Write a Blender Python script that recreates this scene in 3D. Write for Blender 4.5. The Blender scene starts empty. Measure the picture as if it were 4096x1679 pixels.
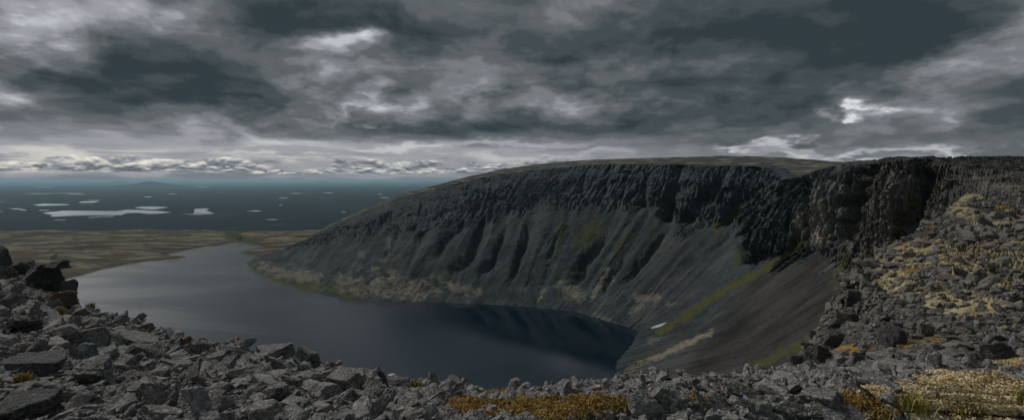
import bpy, math, random
import numpy as np
random.seed(7); RNG = np.random.default_rng(7)
S = bpy.context.scene
COL = S.collection
F = 1288.0; CX = 1288.0; HZ = 454.0          # focal length, centre column and horizon row of the survey sketch

def W(px, py, Y):                              # sighting (px, py) at distance Y -> metres, camera at the origin
    px = np.asarray(px, float); py = np.asarray(py, float); Y = np.asarray(Y, float)
    return np.stack([(px-CX)/F*Y, Y+0*px, (HZ-py)/F*Y], -1)
LZ = -250.0                                    # lake level
PZ = -520.0                                    # lowland level
def at_level(px, py, z): return W(px, py, -z*F/(np.asarray(py, float)-HZ))
def proj(P): return P[..., 0]/P[..., 1]*F+CX, HZ-P[..., 2]/P[..., 1]*F

# ------------------------------------------------------------------ numpy noise
_perm = RNG.permutation(4096)
_g = RNG.normal(size=(4096, 3)); _g /= np.linalg.norm(_g, axis=1)[:, None]
def perlin(x, y, z=0.0):
    x, y, z = np.broadcast_arrays(np.asarray(x, float), y, z)
    xi, yi, zi = np.floor(x).astype(np.int64), np.floor(y).astype(np.int64), np.floor(z).astype(np.int64)
    xf, yf, zf = x-xi, y-yi, z-zi
    u, v, w = [t*t*t*(t*(t*6-15)+10) for t in (xf, yf, zf)]
    def gr(i, j, k):
        h = _perm[(_perm[(_perm[(xi+i) & 4095]+yi+j) & 4095]+zi+k) & 4095]
        g = _g[h]
        return g[..., 0]*(xf-i)+g[..., 1]*(yf-j)+g[..., 2]*(zf-k)
    def lp(a, b, t): return a+(b-a)*t
    return lp(lp(lp(gr(0,0,0), gr(1,0,0), u), lp(gr(0,1,0), gr(1,1,0), u), v),
              lp(lp(gr(0,0,1), gr(1,0,1), u), lp(gr(0,1,1), gr(1,1,1), u), v), w)*1.5
def fbm(x, y, z=0.0, o=4, gain=.5):
    s = 0; a = 1; f = 1
    for i in range(o):
        s = s+a*perlin(x*f+i*17.3, y*f-i*9.1, z*f if np.ndim(z) else z+i*3.7); a *= gain; f *= 2.03
    return s
def ridged(x, y, z=0.0, o=4, gain=.55):
    s = 0; a = 1; f = 1; n = 0
    for i in range(o):
        s = s+a*(1-np.abs(perlin(x*f+i*11.3, y*f+i*5.1, z*f if np.ndim(z) else z+i*2.9))*1.6); n += a; a *= gain; f *= 2.07
    return s/n
def sst(a, b, x):
    t = np.clip((x-a)/(b-a), 0, 1); return t*t*(3-2*t)

# ------------------------------------------------------------------ mesh helpers
def tag(o, label=None, cat=None, group=None, kind=None):
    if label: o['label'] = label
    if cat: o['category'] = cat
    if group: o['group'] = group
    if kind: o['kind'] = kind
    return o
def make_mesh(name, V, faces, smooth=False, attrs=None):
    V = np.ascontiguousarray(V, dtype=np.float32); faces = np.ascontiguousarray(faces, dtype=np.int32)
    k = faces.shape[1]
    me = bpy.data.meshes.new(name)
    me.vertices.add(len(V)); me.vertices.foreach_set('co', V.ravel())
    me.loops.add(faces.size); me.loops.foreach_set('vertex_index', faces.ravel())
    me.polygons.add(len(faces)); me.polygons.foreach_set('loop_start', np.arange(0, faces.size, k, dtype=np.int32))
    me.update(calc_edges=True)
    me.polygons.foreach_set('use_smooth', np.full(len(faces), smooth))
    for n, a in (attrs or {}).items():
        at = me.attributes.new(n, 'FLOAT', 'POINT'); at.data.foreach_set('value', np.ascontiguousarray(a, dtype=np.float32).ravel())
    me.validate(); return me
def obj(name, me, mat, parent=None):
    o = bpy.data.objects.new(name, me); COL.objects.link(o)
    if mat and not me.materials: me.materials.append(mat)
    if parent: o.parent = parent
    return o
def grid_faces(nu, nv):
    i = np.arange(nu-1)[:, None]*nv+np.arange(nv-1)[None, :]
    return np.stack([i, i+nv, i+nv+1, i+1], -1).reshape(-1, 4)
def grid_normals(P):
    du = np.gradient(P, axis=0); dv = np.gradient(P, axis=1)
    n = np.cross(du, dv); n /= np.linalg.norm(n, axis=-1)[..., None]+1e-9
    return n
def blur(A, n, axis):
    for _ in range(n):
        B = A.copy(); sl = [slice(None)]*A.ndim
        a, b, c = list(sl), list(sl), list(sl)
        a[axis] = slice(0, -2); b[axis] = slice(1, -1); c[axis] = slice(2, None)
        B[tuple(b)] = .25*A[tuple(a)]+.5*A[tuple(b)]+.25*A[tuple(c)]; A = B
    return A
def pldist(px, py, pts):                       # distance to a polyline, sight units
    d = np.full(np.shape(px), 1e9)
    for (x0, y0), (x1, y1) in zip(pts[:-1], pts[1:]):
        dx, dy = x1-x0, y1-y0
        t = np.clip(((px-x0)*dx+(py-y0)*dy)/(dx*dx+dy*dy+1e-9), 0, 1)
        d = np.minimum(d, np.hypot(px-x0-t*dx, py-y0-t*dy))
    return d
def inside(X, Y, poly):
    r = np.zeros(np.shape(X), bool); n = len(poly)
    for i in range(n):
        x0, y0 = poly[i]; x1, y1 = poly[(i+1) % n]
        c = ((y0 > Y) != (y1 > Y)) & (X < (x1-x0)*(Y-y0)/((y1-y0) if y1 != y0 else 1e-9)+x0)
        r ^= c
    return r

# ------------------------------------------------------------------ material helper
class NT:
    def __init__(s, tree): s.t = tree; s.n = tree.nodes; s.l = tree.links; s.n.clear()
    def put(s, node, key, v):
        if v is None: return
        i = node.inputs[key]
        if hasattr(v, 'links') or isinstance(v, bpy.types.NodeSocket): s.l.new(v, i)
        else:
            try: i.default_value = v
            except Exception: i.default_value = (*v, 1) if len(v) == 3 else v
    def m(s, op, a, b=None, c=None, clamp=False):
        n = s.n.new('ShaderNodeMath'); n.operation = op; n.use_clamp = clamp
        s.put(n, 0, a); s.put(n, 1, b); s.put(n, 2, c); return n.outputs[0]
    def vm(s, op, a, b=None, out=0):
        n = s.n.new('ShaderNodeVectorMath'); n.operation = op; s.put(n, 0, a)
        if op == 'SCALE': s.put(n, 'Scale', b)
        else: s.put(n, 1, b)
        return n.outputs[out]
    def attr(s, name):
        n = s.n.new('ShaderNodeAttribute'); n.attribute_name = name; return n.outputs['Fac']
    flat = False
    def noise(s, vec, scale, detail=4, rough=.55, dist=0, out=0):
        n = s.n.new('ShaderNodeTexNoise'); n.noise_dimensions = '2D' if s.flat else '3D'; s.put(n, 'Vector', vec); n.inputs['Scale'].default_value = scale
        n.inputs['Detail'].default_value = detail; n.inputs['Roughness'].default_value = rough
        n.inputs['Distortion'].default_value = dist; return n.outputs[out]
    def vor(s, vec, scale, feat='F1', out='Distance', rnd=1):
        n = s.n.new('ShaderNodeTexVoronoi'); n.feature = feat; n.voronoi_dimensions = '2D' if s.flat else '3D'; s.put(n, 'Vector', vec)
        n.inputs['Scale'].default_value = scale; n.inputs['Randomness'].default_value = rnd; return n.outputs[out]
    def mr(s, v, a, b, c=0., d=1., smooth=True):
        n = s.n.new('ShaderNodeMapRange'); n.interpolation_type = 'SMOOTHSTEP' if smooth else 'LINEAR'
        s.put(n, 0, v); s.put(n, 1, a); s.put(n, 2, b); s.put(n, 3, c); s.put(n, 4, d); return n.outputs[0]
    def mix(s, f, a, b, bt='MIX'):
        n = s.n.new('ShaderNodeMix'); n.data_type = 'RGBA'; n.blend_type = bt
        s.put(n, 0, f)
        for k, v in ((6, a), (7, b)):
            if isinstance(v, tuple): v = (*v[:3], 1)
            s.put(n, k, v)
        return n.outputs[2]
    def scalevec(s, vec, sc):
        return s.vm('MULTIPLY', vec, sc)
    def bump(s, h, strength, dist, normal=None):
        n = s.n.new('ShaderNodeBump'); n.inputs['Strength'].default_value = strength
        n.inputs['Distance'].default_value = dist; s.put(n, 'Height', h)
        if normal is not None: s.put(n, 'Normal', normal)
        return n.outputs[0]
    def pos(s): return s.n.new('ShaderNodeNewGeometry').outputs['Position']
    def xyz(s, v):
        n = s.n.new('ShaderNodeSeparateXYZ'); s.put(n, 0, v); return n.outputs
    def comb(s, x, y, z):
        n = s.n.new('ShaderNodeCombineXYZ'); s.put(n, 0, x); s.put(n, 1, y); s.put(n, 2, z); return n.outputs[0]
    def surf(s, col, rough=.9, normal=None, spec=.25, **kw):
        b = s.n.new('ShaderNodeBsdfPrincipled'); s.put(b, 'Base Color', (*col, 1) if isinstance(col, tuple) and len(col) == 3 else col)
        s.put(b, 'Roughness', rough); s.put(b, 'Specular IOR Level', spec)
        if normal is not None: s.put(b, 'Normal', normal)
        for k, v in kw.items(): s.put(b, k, v)
        o = s.n.new('ShaderNodeOutputMaterial'); s.l.new(b.outputs[0], o.inputs[0]); return b
def newmat(name):
    m = bpy.data.materials.new(name); m.use_nodes = True; return m, NT(m.node_tree)

# ------------------------------------------------------------------ materials
def mat_mountain():
    m, n = newmat('mountain_rock')
    p = n.pos(); cliff = n.attr('cliff'); green = n.attr('green'); tan = n.attr('tan'); top = n.attr('top'); warm = n.attr('warm'); pale = n.attr('pale')
    big = n.noise(p, .006, 4); mid = n.noise(p, .05, 5, .6); fine = n.noise(p, .6, 4, .7); streak = n.noise(n.scalevec(p, (.05, .05, .008)), 1, 6, .65, 1.)
    speck = n.mr(n.vor(p, .45), .0, .32, 1, 0)
    t = n.mix(n.mr(big, .35, .65), (.027, .046, .054), (.042, .058, .062))
    t = n.mix(n.mr(mid, .3, .75), t, (.018, .029, .036))
    t = n.mix(n.m('MULTIPLY', n.mr(fine, .35, .8), .6), t, (.105, .12, .12))
    t = n.mix(n.m('MULTIPLY', n.mr(n.noise(p, .22, 4, .9), .53, .64), .75), t, (.12, .14, .142))
    t = n.mix(n.m('MULTIPLY', n.mr(n.noise(p, .17, 4, .9), .47, .37), .7), t, (.012, .016, .019))
    t = n.mix(n.m('MULTIPLY', speck, n.mr(mid, .45, .7)), t, (.17, .18, .18))
    t = n.mix(n.m('MULTIPLY', n.mr(n.attr('stripe'), .45, .15), .75), t, (.022, .030, .034))
    t = n.mix(n.m('MULTIPLY', n.mr(n.attr('stripe'), .5, .85), .6), t, n.mix(n.mr(fine, .3, .7), (.05, .064, .068), (.13, .15, .15)))
    t = n.mix(n.m('MULTIPLY', warm, .95), t, n.mix(n.m('MULTIPLY', n.mr(n.m('ADD', n.m('MULTIPLY', fine, .6), n.m('MULTIPLY', n.attr('stripe'), .5)), .3, .8), 1), (.018, .0165, .016), (.074, .066, .063)))
    c = n.mix(n.mr(streak, .35, .65), (.018, .028, .034), (.085, .110, .118))
    c = n.mix(n.m('MULTIPLY', n.mr(fine, .48, .75), .6), c, (.17, .19, .185))
    c = n.mix(n.m('MULTIPLY', warm, .8), c, n.mix(n.mr(streak, .3, .7), (.055, .050, .044), (.25, .23, .20)))
    c = n.mix(n.m('MULTIPLY', pale, n.mr(streak, .3, .62)), c, (.58, .53, .45))
    col = n.mix(cliff, t, c)
    tp = n.mix(n.mr(mid, .35, .7), (.045, .049, .05), (.095, .093, .084))
    tp = n.mix(n.mr(fine, .4, .8), tp, (.09, .10, .10))
    col = n.mix(top, col, tp)
    gc = n.mix(n.mr(fine, .3, .7), (.040, .048, .012), (.105, .105, .028))
    col = n.mix(n.m('MULTIPLY', green, n.mr(n.m('ADD', mid, n.m('MULTIPLY', green, .5)), .5, .75), clamp=True), col, gc)
    up_ = n.xyz(n.n.new('ShaderNodeNewGeometry').outputs['Normal'])[2]
    brk = n.noise(n.scalevec(p, (1, 1, .45)), .16, 7, .78, .4)
    tc = n.mix(n.mr(fine, .3, .7), (.09, .08, .06), (.40, .36, .27))
    tf = n.m('MULTIPLY', n.mr(n.m('ADD', brk, n.m('MULTIPLY', tan, .34)), .54, .86), n.mr(up_, .45, .85, .35, 1))
    col = n.mix(n.m('MULTIPLY', n.m('MULTIPLY', tan, tf), .9, clamp=True), col, tc)
    nb = n.bump(n.m('ADD', n.m('MULTIPLY', fine, .8), n.m('MULTIPLY', n.vor(p, .5), .8)), .85, 2.4)
    nb = n.bump(n.m('MULTIPLY', streak, cliff), 1., 9., nb)
    n.surf(col, .95, nb, .15)
    return m
def mat_ground():
    m, n = newmat('stony_ground')
    p = n.pos(); orange = n.attr('orange'); tan = n.attr('tan'); dist = n.attr('far')
    f1 = n.noise(p, 9, 5, .65); f2 = n.noise(p, 1.3, 5, .6); f3 = n.noise(p, .15, 4, .6)
    st = n.vor(n.scalevec(p, (1.3, 1.3, 3)), 1.5)
    stc = n.vor(n.scalevec(p, (1.3, 1.3, 3)), 1.5, out='Color')
    c = n.mix(n.mr(f1, .3, .75), (.040, .040, .040), (.125, .122, .115))
    c = n.mix(n.mr(n.xyz(stc)[0], 0, 1, 0, .6), c, (.055, .052, .052))
    c = n.mix(n.mr(f3, .5, .7, 0, .5), c, (.10, .085, .07))
    c = n.mix(n.mr(f2, .55, .75, 0, .6), c, (.22, .20, .15))
    tc = n.mix(n.mr(f2, .3, .7), (.17, .13, .06), (.44, .38, .22)); tc = n.mix(n.mr(f1, .45, .75), tc, (.48, .43, .29)); tc = n.mix(n.mr(n.noise(p, .25, 4, .6), .5, .7, 0, .7), tc, (.15, .12, .055))
    c = n.mix(n.mr(n.m('ADD', n.m('MULTIPLY', tan, .62), n.m('MULTIPLY', n.noise(p, .5, 6, .7), .7)), .45, .95), c, tc)
    oc = n.mix(n.mr(f1, .3, .7), (.16, .09, .02), (.34, .22, .06))
    c = n.mix(n.mr(n.m('ADD', n.m('MULTIPLY', orange, .75), n.m('MULTIPLY', f1, .5)), .5, .75), c, oc)
    nb = n.bump(f1, .8, .05); nb = n.bump(n.m('MULTIPLY', f2, 1), .8, .35, nb); nb = n.bump(n.m('MULTIPLY', st, dist), .9, .5, nb)
    n.surf(c, .95, nb, .15); return m
def mat_rock(name, base=(.165, .163, .160), dark=(.05, .048, .048), lich=.5, yellow=.25, rust=.3, lift=1.0):
    m, n = newmat(name)
    p = n.pos()
    t = n.m('FRACT', n.m('ADD', n.attr('tint'), n.n.new('ShaderNodeObjectInfo').outputs['Random']))
    t2 = n.m('FRACT', n.m('MULTIPLY', t, 7.31)); t3 = n.m('FRACT', n.m('MULTIPLY', t, 23.7))
    q = n.vm('ADD', p, n.comb(n.m('MULTIPLY', t, 40), n.m('MULTIPLY', t2, 40), 0))
    b = tuple(v*lift for v in base)
    c = n.mix(t2, tuple(v*.62 for v in b), tuple(v*1.5 for v in b))
    c = n.mix(n.mr(t3, .0, 1, 0, .35), c, (b[0]*1.25, b[1]*1.02, b[2]*.88))
    big = n.noise(q, 1.6, 5, .6, .6); fine = n.noise(q, 26, 4, .75); mid = n.noise(q, 7, 5, .65, .4)
    c = n.mix(n.mr(big, .42, .68, 0, .75), c, tuple(v*lift for v in dark))
    c = n.mix(n.mr(fine, .48, .66, 0, .8), c, tuple(min(.5, v*2.6) for v in b))
    c = n.mix(n.mr(fine, .3, .46, .75, 0), c, (.03, .03, .03))
    sp = n.m('MULTIPLY', n.mr(n.vor(q, 16), .1, .3, 1, 0), n.mr(mid, .48, .6))
    c = n.mix(n.m('MULTIPLY', sp, lich), c, (.36, .37, .34))
    pt = n.m('MULTIPLY', n.mr(mid, .60, .68), n.mr(n.noise(q, 2.1, 3), .52, .62))
    c = n.mix(n.m('MULTIPLY', pt, lich), c, (.30, .31, .29))
    yl = n.m('MULTIPLY', n.mr(n.noise(q, 11, 3, .6), .62, .66), n.mr(n.noise(q, 1.2, 2), .5, .6))
    c = n.mix(n.m('MULTIPLY', yl, yellow), c, (.33, .34, .13))
    c = n.mix(n.m('MULTIPLY', n.m('MULTIPLY', n.mr(t, .9, .97), n.mr(big, .35, .6)), rust), c, (.15, .075, .04))
    # thin bedding grooves that follow the stone's own layering
    lay = n.noise(n.scalevec(q, (3, 3, 26)), 1, 3, .6)
    nb = n.bump(fine, .9, .022); nb = n.bump(mid, .9, .05, nb); nb = n.bump(lay, .5, .03, nb)
    n.surf(c, .88, nb, .25); return m
def mat_tundra():
    m, n = newmat('tundra')
    p = n.pos(); g = n.attr('green'); mound = n.attr('mound'); shore = n.attr('shore')
    st = n.scalevec(p, (.006, .014, .01))
    a = n.noise(st, .7, 6, .65, 1.2); b = n.noise(n.scalevec(p, (.010, .030, .02)), 1, 6, .7, .8); f = n.noise(p, .15, 4, .7)
    c = n.mix(n.mr(a, .44, .56), (.062, .036, .020), (.050, .050, .036))
    c = n.mix(n.mr(b, .50, .62, 0, .75), c, (.15, .135, .085))
    c = n.mix(n.mr(n.noise(p, .0025, 3), .45, .6, 0, .6), c, (.062, .066, .060))
    c = n.mix(n.mr(f, .5, .75, 0, .5), c, (.10, .092, .075))
    c = n.mix(n.m('MULTIPLY', n.mr(n.noise(n.scalevec(p, (.003, .010, .01)), 1, 5, .6, 1.), .50, .58), .75), c, (.026, .021, .015))
    c = n.mix(n.m('MULTIPLY', mound, n.mr(b, .3, .6)), c, (.19, .17, .105))
    c = n.mix(g, c, n.mix(f, (.018, .035, .010), (.05, .075, .025)))
    c = n.mix(shore, c, n.mix(f, (.04, .036, .03), (.15, .14, .12)))
    n.surf(c, .95, n.bump(n.m('ADD', f, b), .7, 3.), .1); return m
def mat_water(name, base, rough, sc, bs, bd, patches=False):
    m, n = newmat(name)
    p = n.pos()
    w1 = n.noise(n.scalevec(p, (1, .7, 1)), sc, 5, .65); w2 = n.noise(p, sc*.05, 4, .6)
    w3 = n.noise(n.scalevec(p, (.0018, .004, 1)), 1, 4, .5, 1.5)
    h = n.m('ADD', w1, n.m('MULTIPLY', w2, .0))
    r = n.m('MULTIPLY', n.mr(w3, .35, .65, rough*.93, rough*1.08), n.mr(n.m('ADD', n.xyz(p)[0], n.m('MULTIPLY', n.m('SUBTRACT', w3, .5), 500)), -330, 60, 1, .25)) if patches else rough
    n.surf(base, r, n.bump(h, bs, bd), .85, IOR=1.5); return m
def mat_plain():
    m, n = newmat('forest_plain')
    p = n.pos(); k = n.scalevec(p, (.001, .001, .001))
    a = n.noise(n.scalevec(k, (.25, .45, 1)), 1, 6, .65, .8); b = n.noise(n.scalevec(k, (1.2, 1.9, 1)), 1, 7, .7, .5)
    e = n.noise(n.scalevec(k, (8, 5, 1)), 1, 4, .7)
    c = n.mix(n.mr(b, .4, .6), (.003, .010, .018), (.009, .021, .026))
    c = n.mix(n.mr(a, .56, .68, 0, .7), c, (.030, .046, .038))
    c = n.mix(n.m('MULTIPLY', n.mr(b, .60, .66), n.mr(a, .48, .60)), c, (.15, .15, .10))
    c = n.mix(n.mr(e, .4, .7, 0, .4), c, (.008, .014, .012))
    n.surf(c, 1, n.bump(e, 1, 25), 0.05); return m
def mat_simple(name, c1, c2, sc, rough=.95, bd=.02, sub=None):
    m, n = newmat(name); p = n.pos(); f = n.noise(p, sc, 5, .7)
    t = n.attr('tint')
    c = n.mix(n.mr(n.m('ADD', n.m('MULTIPLY', f, .6), n.m('MULTIPLY', t, .4)), .25, .7), c1, c2)
    n.surf(c, rough, n.bump(f, .6, bd), .1); return m

M_MOUNT = mat_mountain(); M_GROUND = mat_ground(); M_TUNDRA = mat_tundra(); M_PLAIN = mat_plain()
M_ROCK = mat_rock('grey_rock'); M_PLAT = mat_rock('plateau_rock', (.125, .12, .112), (.045, .043, .04), .5, .5); M_DARK = mat_rock('dark_rock', (.06, .06, .062), (.028, .027, .027), .5, .1)
M_BROWN = mat_rock('brown_rock', (.105, .08, .065), (.05, .04, .034), .25, .05)
M_BLUE = mat_rock('bluish_rock', (.12, .135, .145), (.07, .08, .085), .5, .05)
M_PALE = mat_rock('pale_rock', (.36, .35, .33), (.2, .2, .19), .3, .4); M_WHITE = mat_rock('white_rock', (.62, .60, .56), (.4, .38, .35), .2, .1)
M_PINK = mat_rock('pinkish_rock', (.30, .25, .23), (.18, .15, .14), .3, .1)
M_YELL = mat_rock('lichen_rock', (.15, .155, .15), (.08, .08, .08), 1.0, 1.0)
M_RUST = mat_rock('rusty_rock', (.15, .085, .05), (.07, .045, .03), .15, .05)
M_LAKE = mat_water('lake_water', (.001, .010, .020), .26, .25, .10, .5, True)
M_FARW = mat_water('far_water', (.02, .04, .05), .05, .01, .02, .2)
M_HILL, _n = newmat('far_hill'); _n.surf(_n.mix(_n.noise(_n.pos(), .0006, 5), (.012, .024, .018), (.05, .06, .04)), 1, None, .05)
M_SNOW = mat_simple('snow', (.38, .41, .44), (.6, .63, .66), .3, .7, .3)
M_GRASS = mat_simple('dry_grass', (.15, .10, .03), (.62, .45, .16), 3, .8)
M_OLIVE = mat_simple('olive_grass', (.12, .11, .025), (.36, .31, .08), 5, .8)
M_LICH = mat_simple('reindeer_lichen', (.30, .19, .07), (.80, .70, .45), 4, .95)
M_HEATH = mat_simple('heath', (.10, .055, .02), (.34, .23, .07), 4, .95)

# ------------------------------------------------------------------ the far cirque wall
ribs = [
 [(612,655,None),(650,642,1750),(700,632,1800),(745,622,1850),(770,614,1900),(800,612,2000)],
 [(628,672,None),(690,650,1560),(740,625,1650),(775,600,1760),(785,594,1790),(850,600,2000)],
 [(680,705,None),(770,665,1390),(830,610,1550),(845,562,1700),(856,552,1725),(950,580,2000)],
 [(790,737,None),(860,690,1240),(960,590,1480),(985,505,1720),(1000,492,1760),(1100,520,2100)],
 [(900,754,None),(960,705,1170),(1060,570,1450),(1095,476,1700),(1110,461,1740),(1200,480,2100)],
 [(1020,760,None),(1070,710,1150),(1180,550,1430),(1235,444,1660),(1252,427,1720),None],
 [(1140,762,None),(1190,715,1130),(1300,530,1400),(1385,424,1600),(1400,407,1700),None],
 [(1260,768,None),(1300,720,1100),(1400,505,1360),(1490,414,1520),(1520,400,1700),None],
 [(1360,775,None),(1410,715,1080),(1530,510,1290),(1600,412,1430),(1640,396,1700),None],
 [(1440,784,None),(1500,720,1040),(1650,525,1190),(1700,413,1320),(1740,393,1650),None],
 [(1500,800,None),(1570,725,990),(1735,560,1090),(1790,415,1220),(1840,391,1550),None],
 [(1560,817,None),(1650,740,920),(1830,562,980),(1880,417,1110),(1940,394,1450),None],
 [(1600,832,None),(1690,770,850),(1880,600,860),(1960,424,980),(2040,399,1300),None],
 [(1597,850,None),(1730,775,780),(1905,668,730),(2000,445,760),(2090,404,1000),None],
 [(1588,868,None),(1760,790,720),(2000,625,640),(2060,425,680),(2130,406,850),None],
 [(1570,890,None),(1790,810,660),(2075,640,580),(2120,412,620),(2170,404,720),None],
 [(1552,912,None),(1830,830,590),(2125,670,500),(2185,414,540),(2200,405,600),None],
 [(1550,935,None),(1870,850,530),(2170,690,430),(2225,402,440),(2250,397,500),None],
 [(1548,960,None),(1900,880,470),(2240,690,370),(2320,400,400),(2340,396,450),None],
 [(1545,1000,None),(1930,930,400),(2330,690,300),(2400,420,380),(2420,394,460),None],
 [(1540,1060,None),(1950,1000,320),(2450,720,220),(2500,430,370),(2540,393,470),None],
 [(1500,1200,None),(1950,1200,220),(2600,760,180),(2700,430,370),(2750,397,470),None],
 [(1500,1500,None),(2100,1500,150),(2900,800,170),(3000,430,370),(3050,397,470),None]]
ctl = []
for r in ribs:
    row = []
    for q in r:
        if q is None: q0 = row[-1]; row.append(q0*np.array([1.7, 1.7, 1.0])+np.array([0, 0, -8])); continue
        row.append(at_level(q[0], q[1], LZ) if q[2] is None else W(*q))
    out = row[0]+(row[0]-row[1])*np.array([.6, .6, 0])+np.array([0, 0, -40])     # runs on under the water
    ctl.append([out]+row)
ctl = np.array(ctl)                                                # ribs x 7 x 3
def catmull(C, t):                                                 # along axis 0
    n = C.shape[0]; i = np.clip(np.floor(t).astype(int), 0, n-2); f = (t-i).reshape((-1,)+(1,)*(C.ndim-1))
    g = lambda k: C[np.clip(k, 0, n-1)]
    p0, p1, p2, p3 = g(i-1), g(i), g(i+1), g(i+2)
    return .5*((2*p1)+(-p0+p2)*f+(2*p0-5*p1+4*p2-p3)*f*f+(-p0+3*p1-3*p2+p3)*f**3)
NU, seg = 1400, [20, 70, 170, 190, 60, 16]
C2 = catmull(ctl, np.linspace(0, len(ribs)-1, NU))
rows = []; vv = []
for k, s_ in enumerate(seg):
    t = np.linspace(0, 1, s_, endpoint=(k == len(seg)-1))
    for q in t: rows.append(C2[:, k]*(1-q)+C2[:, k+1]*q); vv.append(k+q)
P = np.stack(rows, 1); vv = np.array(vv)                           # NU x NV x 3, vv: 1 shore,3 cliff base,4 cliff top,5 skyline
P = blur(P, 12, 1)
NV = P.shape[1]
px, py = proj(P)
N = grid_normals(P)
if N[NU//2, NV//2, 1] > 0: N = -N
_ds = np.linalg.norm(np.diff(C2[:, 3], axis=0), axis=1); _dp = np.clip(C2[:, 3, 1]/1250, .3, 1.2)
arc = np.cumsum(np.r_[0, _ds/_dp[1:]])[:, None]+0*vv[None]; KD = np.clip(P[..., 1]/1250, .28, 1.2)
hz = P[..., 2]/KD
V = vv[None, :]+0*arc
wob = fbm(arc/90, V*1.2, 3.3, 4)
base_line = 3.0-.35*fbm(arc/70, 1.7, 0., 3)-.12*fbm(arc/18, 9.1, 0., 2)
cl = sst(base_line-.05, base_line+.07, V)*(1-sst(3.98, 4.06, V+.04*fbm(arc/25, 4., 0., 3)))
cl *= sst(820, 1250, px)*.75+.25
top = sst(3.97, 4.12, V+.03*wob)
tal = (1-cl)*(1-top)*sst(1.0, 1.5, V)
# buttresses and clefts
lean = arc+ (V-3)*55*np.clip((1900-px)/500, -.2, 1)
amp = 1-.55*sst(1300, 900, px)
bu = ridged(lean/150+.8*wob, V*.45, 1.1, 4, .5)-.55
bu2 = ridged(lean/26+.5*wob, V*.8, 6.1, 3, .6)-.6
fade = sst(2.85, 3.15, V)*(1-sst(3.8, 4.35, V))
D = fade*amp*(bu*(52+44*sst(1450, 1650, px)*(1-sst(2050, 2150, px)))*(1-.45*sst(2180, 2300, px))+bu2*(10+8*fbm(arc/120, V, 2., 2)))
aw = arc+hz*.18+5*fbm(arc/22, hz/40, 1.9, 2); pil = perlin(np.floor(aw/8.5)*3.71+.5, np.floor((hz+9*perlin(np.floor(aw/8.5)*1.7+.5, 3.3))/45)*1.93+.5, .5)+.6*perlin(np.floor(aw/3.6)*2.71+.5, np.floor((hz+5*perlin(np.floor(aw/3.6)*1.3+.5, 1.3))/24)*2.13+.5, 7.5)
dome = np.exp(-((px-2110)/60)**2)*.65
D += cl*pil*(14-5*sst(1400, 1600, px))*(.4+.6*amp)*(1-dome)
led = fbm(arc/22, hz/16, 2.2, 3)
D += cl*(2.0*led+2.0*fbm(arc/6, hz/5, 5.5, 3)-6.5*np.clip(1-np.abs(perlin((arc+hz*.15)/11, hz/60, 8.5))*4, 0, 1)*1.0-4*np.clip(1-np.abs(perlin((arc+hz*.2)/5, hz/35, 3.5))*4, 0, 1))
# debris fans and furrows
ch = ridged((arc+(V-2)*30)/62+.25*wob, V*.25, 12.1, 2)-.6
D += tal*(9*ch*sst(1.2, 2.2, V)*(1-.78*sst(1600, 1850, px))+1.6*fbm(P[..., 0]/16, P[..., 1]/16, P[..., 2]/22, 3)+.6*fbm(P[..., 0]/4, P[..., 1]/4, P[..., 2]/5, 2))
furrows = [(9,10,[(1087,552),(1053,605),(1027,659)]),(9,10,[(1177,552),(1123,598),(1100,638)]),(11,13,[(1217,556),(1203,602),(1177,652),(1143,678)]),
 (9,9,[(1270,578),(1237,652),(1210,685)]),(8,8,[(1003,568),(990,618),(964,645)]),(6,8,[(954,565),(937,598)]),(10,10,[(1331,575),(1305,652),(1295,685)]),
 (9,10,[(1518,605),(1468,662),(1455,704)]),(9,9,[(1664,602),(1604,668),(1584,702)]),(6,7,[(1841,585),(1781,642)]),(7,9,[(1570,650),(1530,710),(1510,740)]),
 (8,12,[(1950,690),(1850,750),(1700,842)]),(7,12,[(1980,780),(1780,870)]),(5,6,[(1400,600),(1380,650)])]
for d_, w_, pts in furrows:
    (xa, ya), (xb, yb) = pts[0], pts[-1]
    tt = ((px-xa)*(xb-xa)+(py-ya)*(yb-ya))/((xb-xa)**2+(yb-ya)**2)
    ex = [(xa-.25*(xb-xa), ya-.25*(yb-ya))]+pts+[(xb+.25*(xb-xa), yb+.25*(yb-ya))]
    en = sst(-.3, .25, tt)*(1-sst(.75, 1.3, tt))*(1-cl)
    dd = pldist(px+7*fbm(px/28, py/40, 3.5, 3), py, ex); D -= en*d_*1.5*np.exp(-(dd/w_)**2)
clefts = [(18,7,[(1528,428),(1521,485)]),(24,9,[(1634,424),(1621,512)]),(34,14,[(1704,419),(1694,512),(1678,542)]),(34,15,[(1824,419),(1798,475),(1754,525),(1734,552)]),
 (28,13,[(1897,425),(1887,485),(1821,548)]),(16,8,[(1590,425),(1560,500)]),(14,8,[(1470,430),(1462,480)]),(34,10,[(2195,415),(2178,462),(2145,525),(2132,602)]),
 (34,14,[(2332,450),(2315,495),(2265,602)]),(30,16,[(1900,560),(1885,640)]),(18,9,[(2036,470),(2036,600)]),(10,7,[(1410,440),(1400,490)]),(16,8,[(2110,450),(2100,600)])]
dep = P[..., 1]
for d_, w_, pts in clefts:
    if pts[0][0] > 1880: d_ *= 1.3; w_ *= 1.25
    ddc = pldist(px+9*fbm(px/30, py/30, 1.5, 2), py, pts)
    D -= np.clip(sst(2.6, 2.95, V), 0, 1)*(1-sst(4.1, 4.7, V))*d_*(dep/1200)**-.15*1.45*np.exp(-(ddc/w_)**2)
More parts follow.
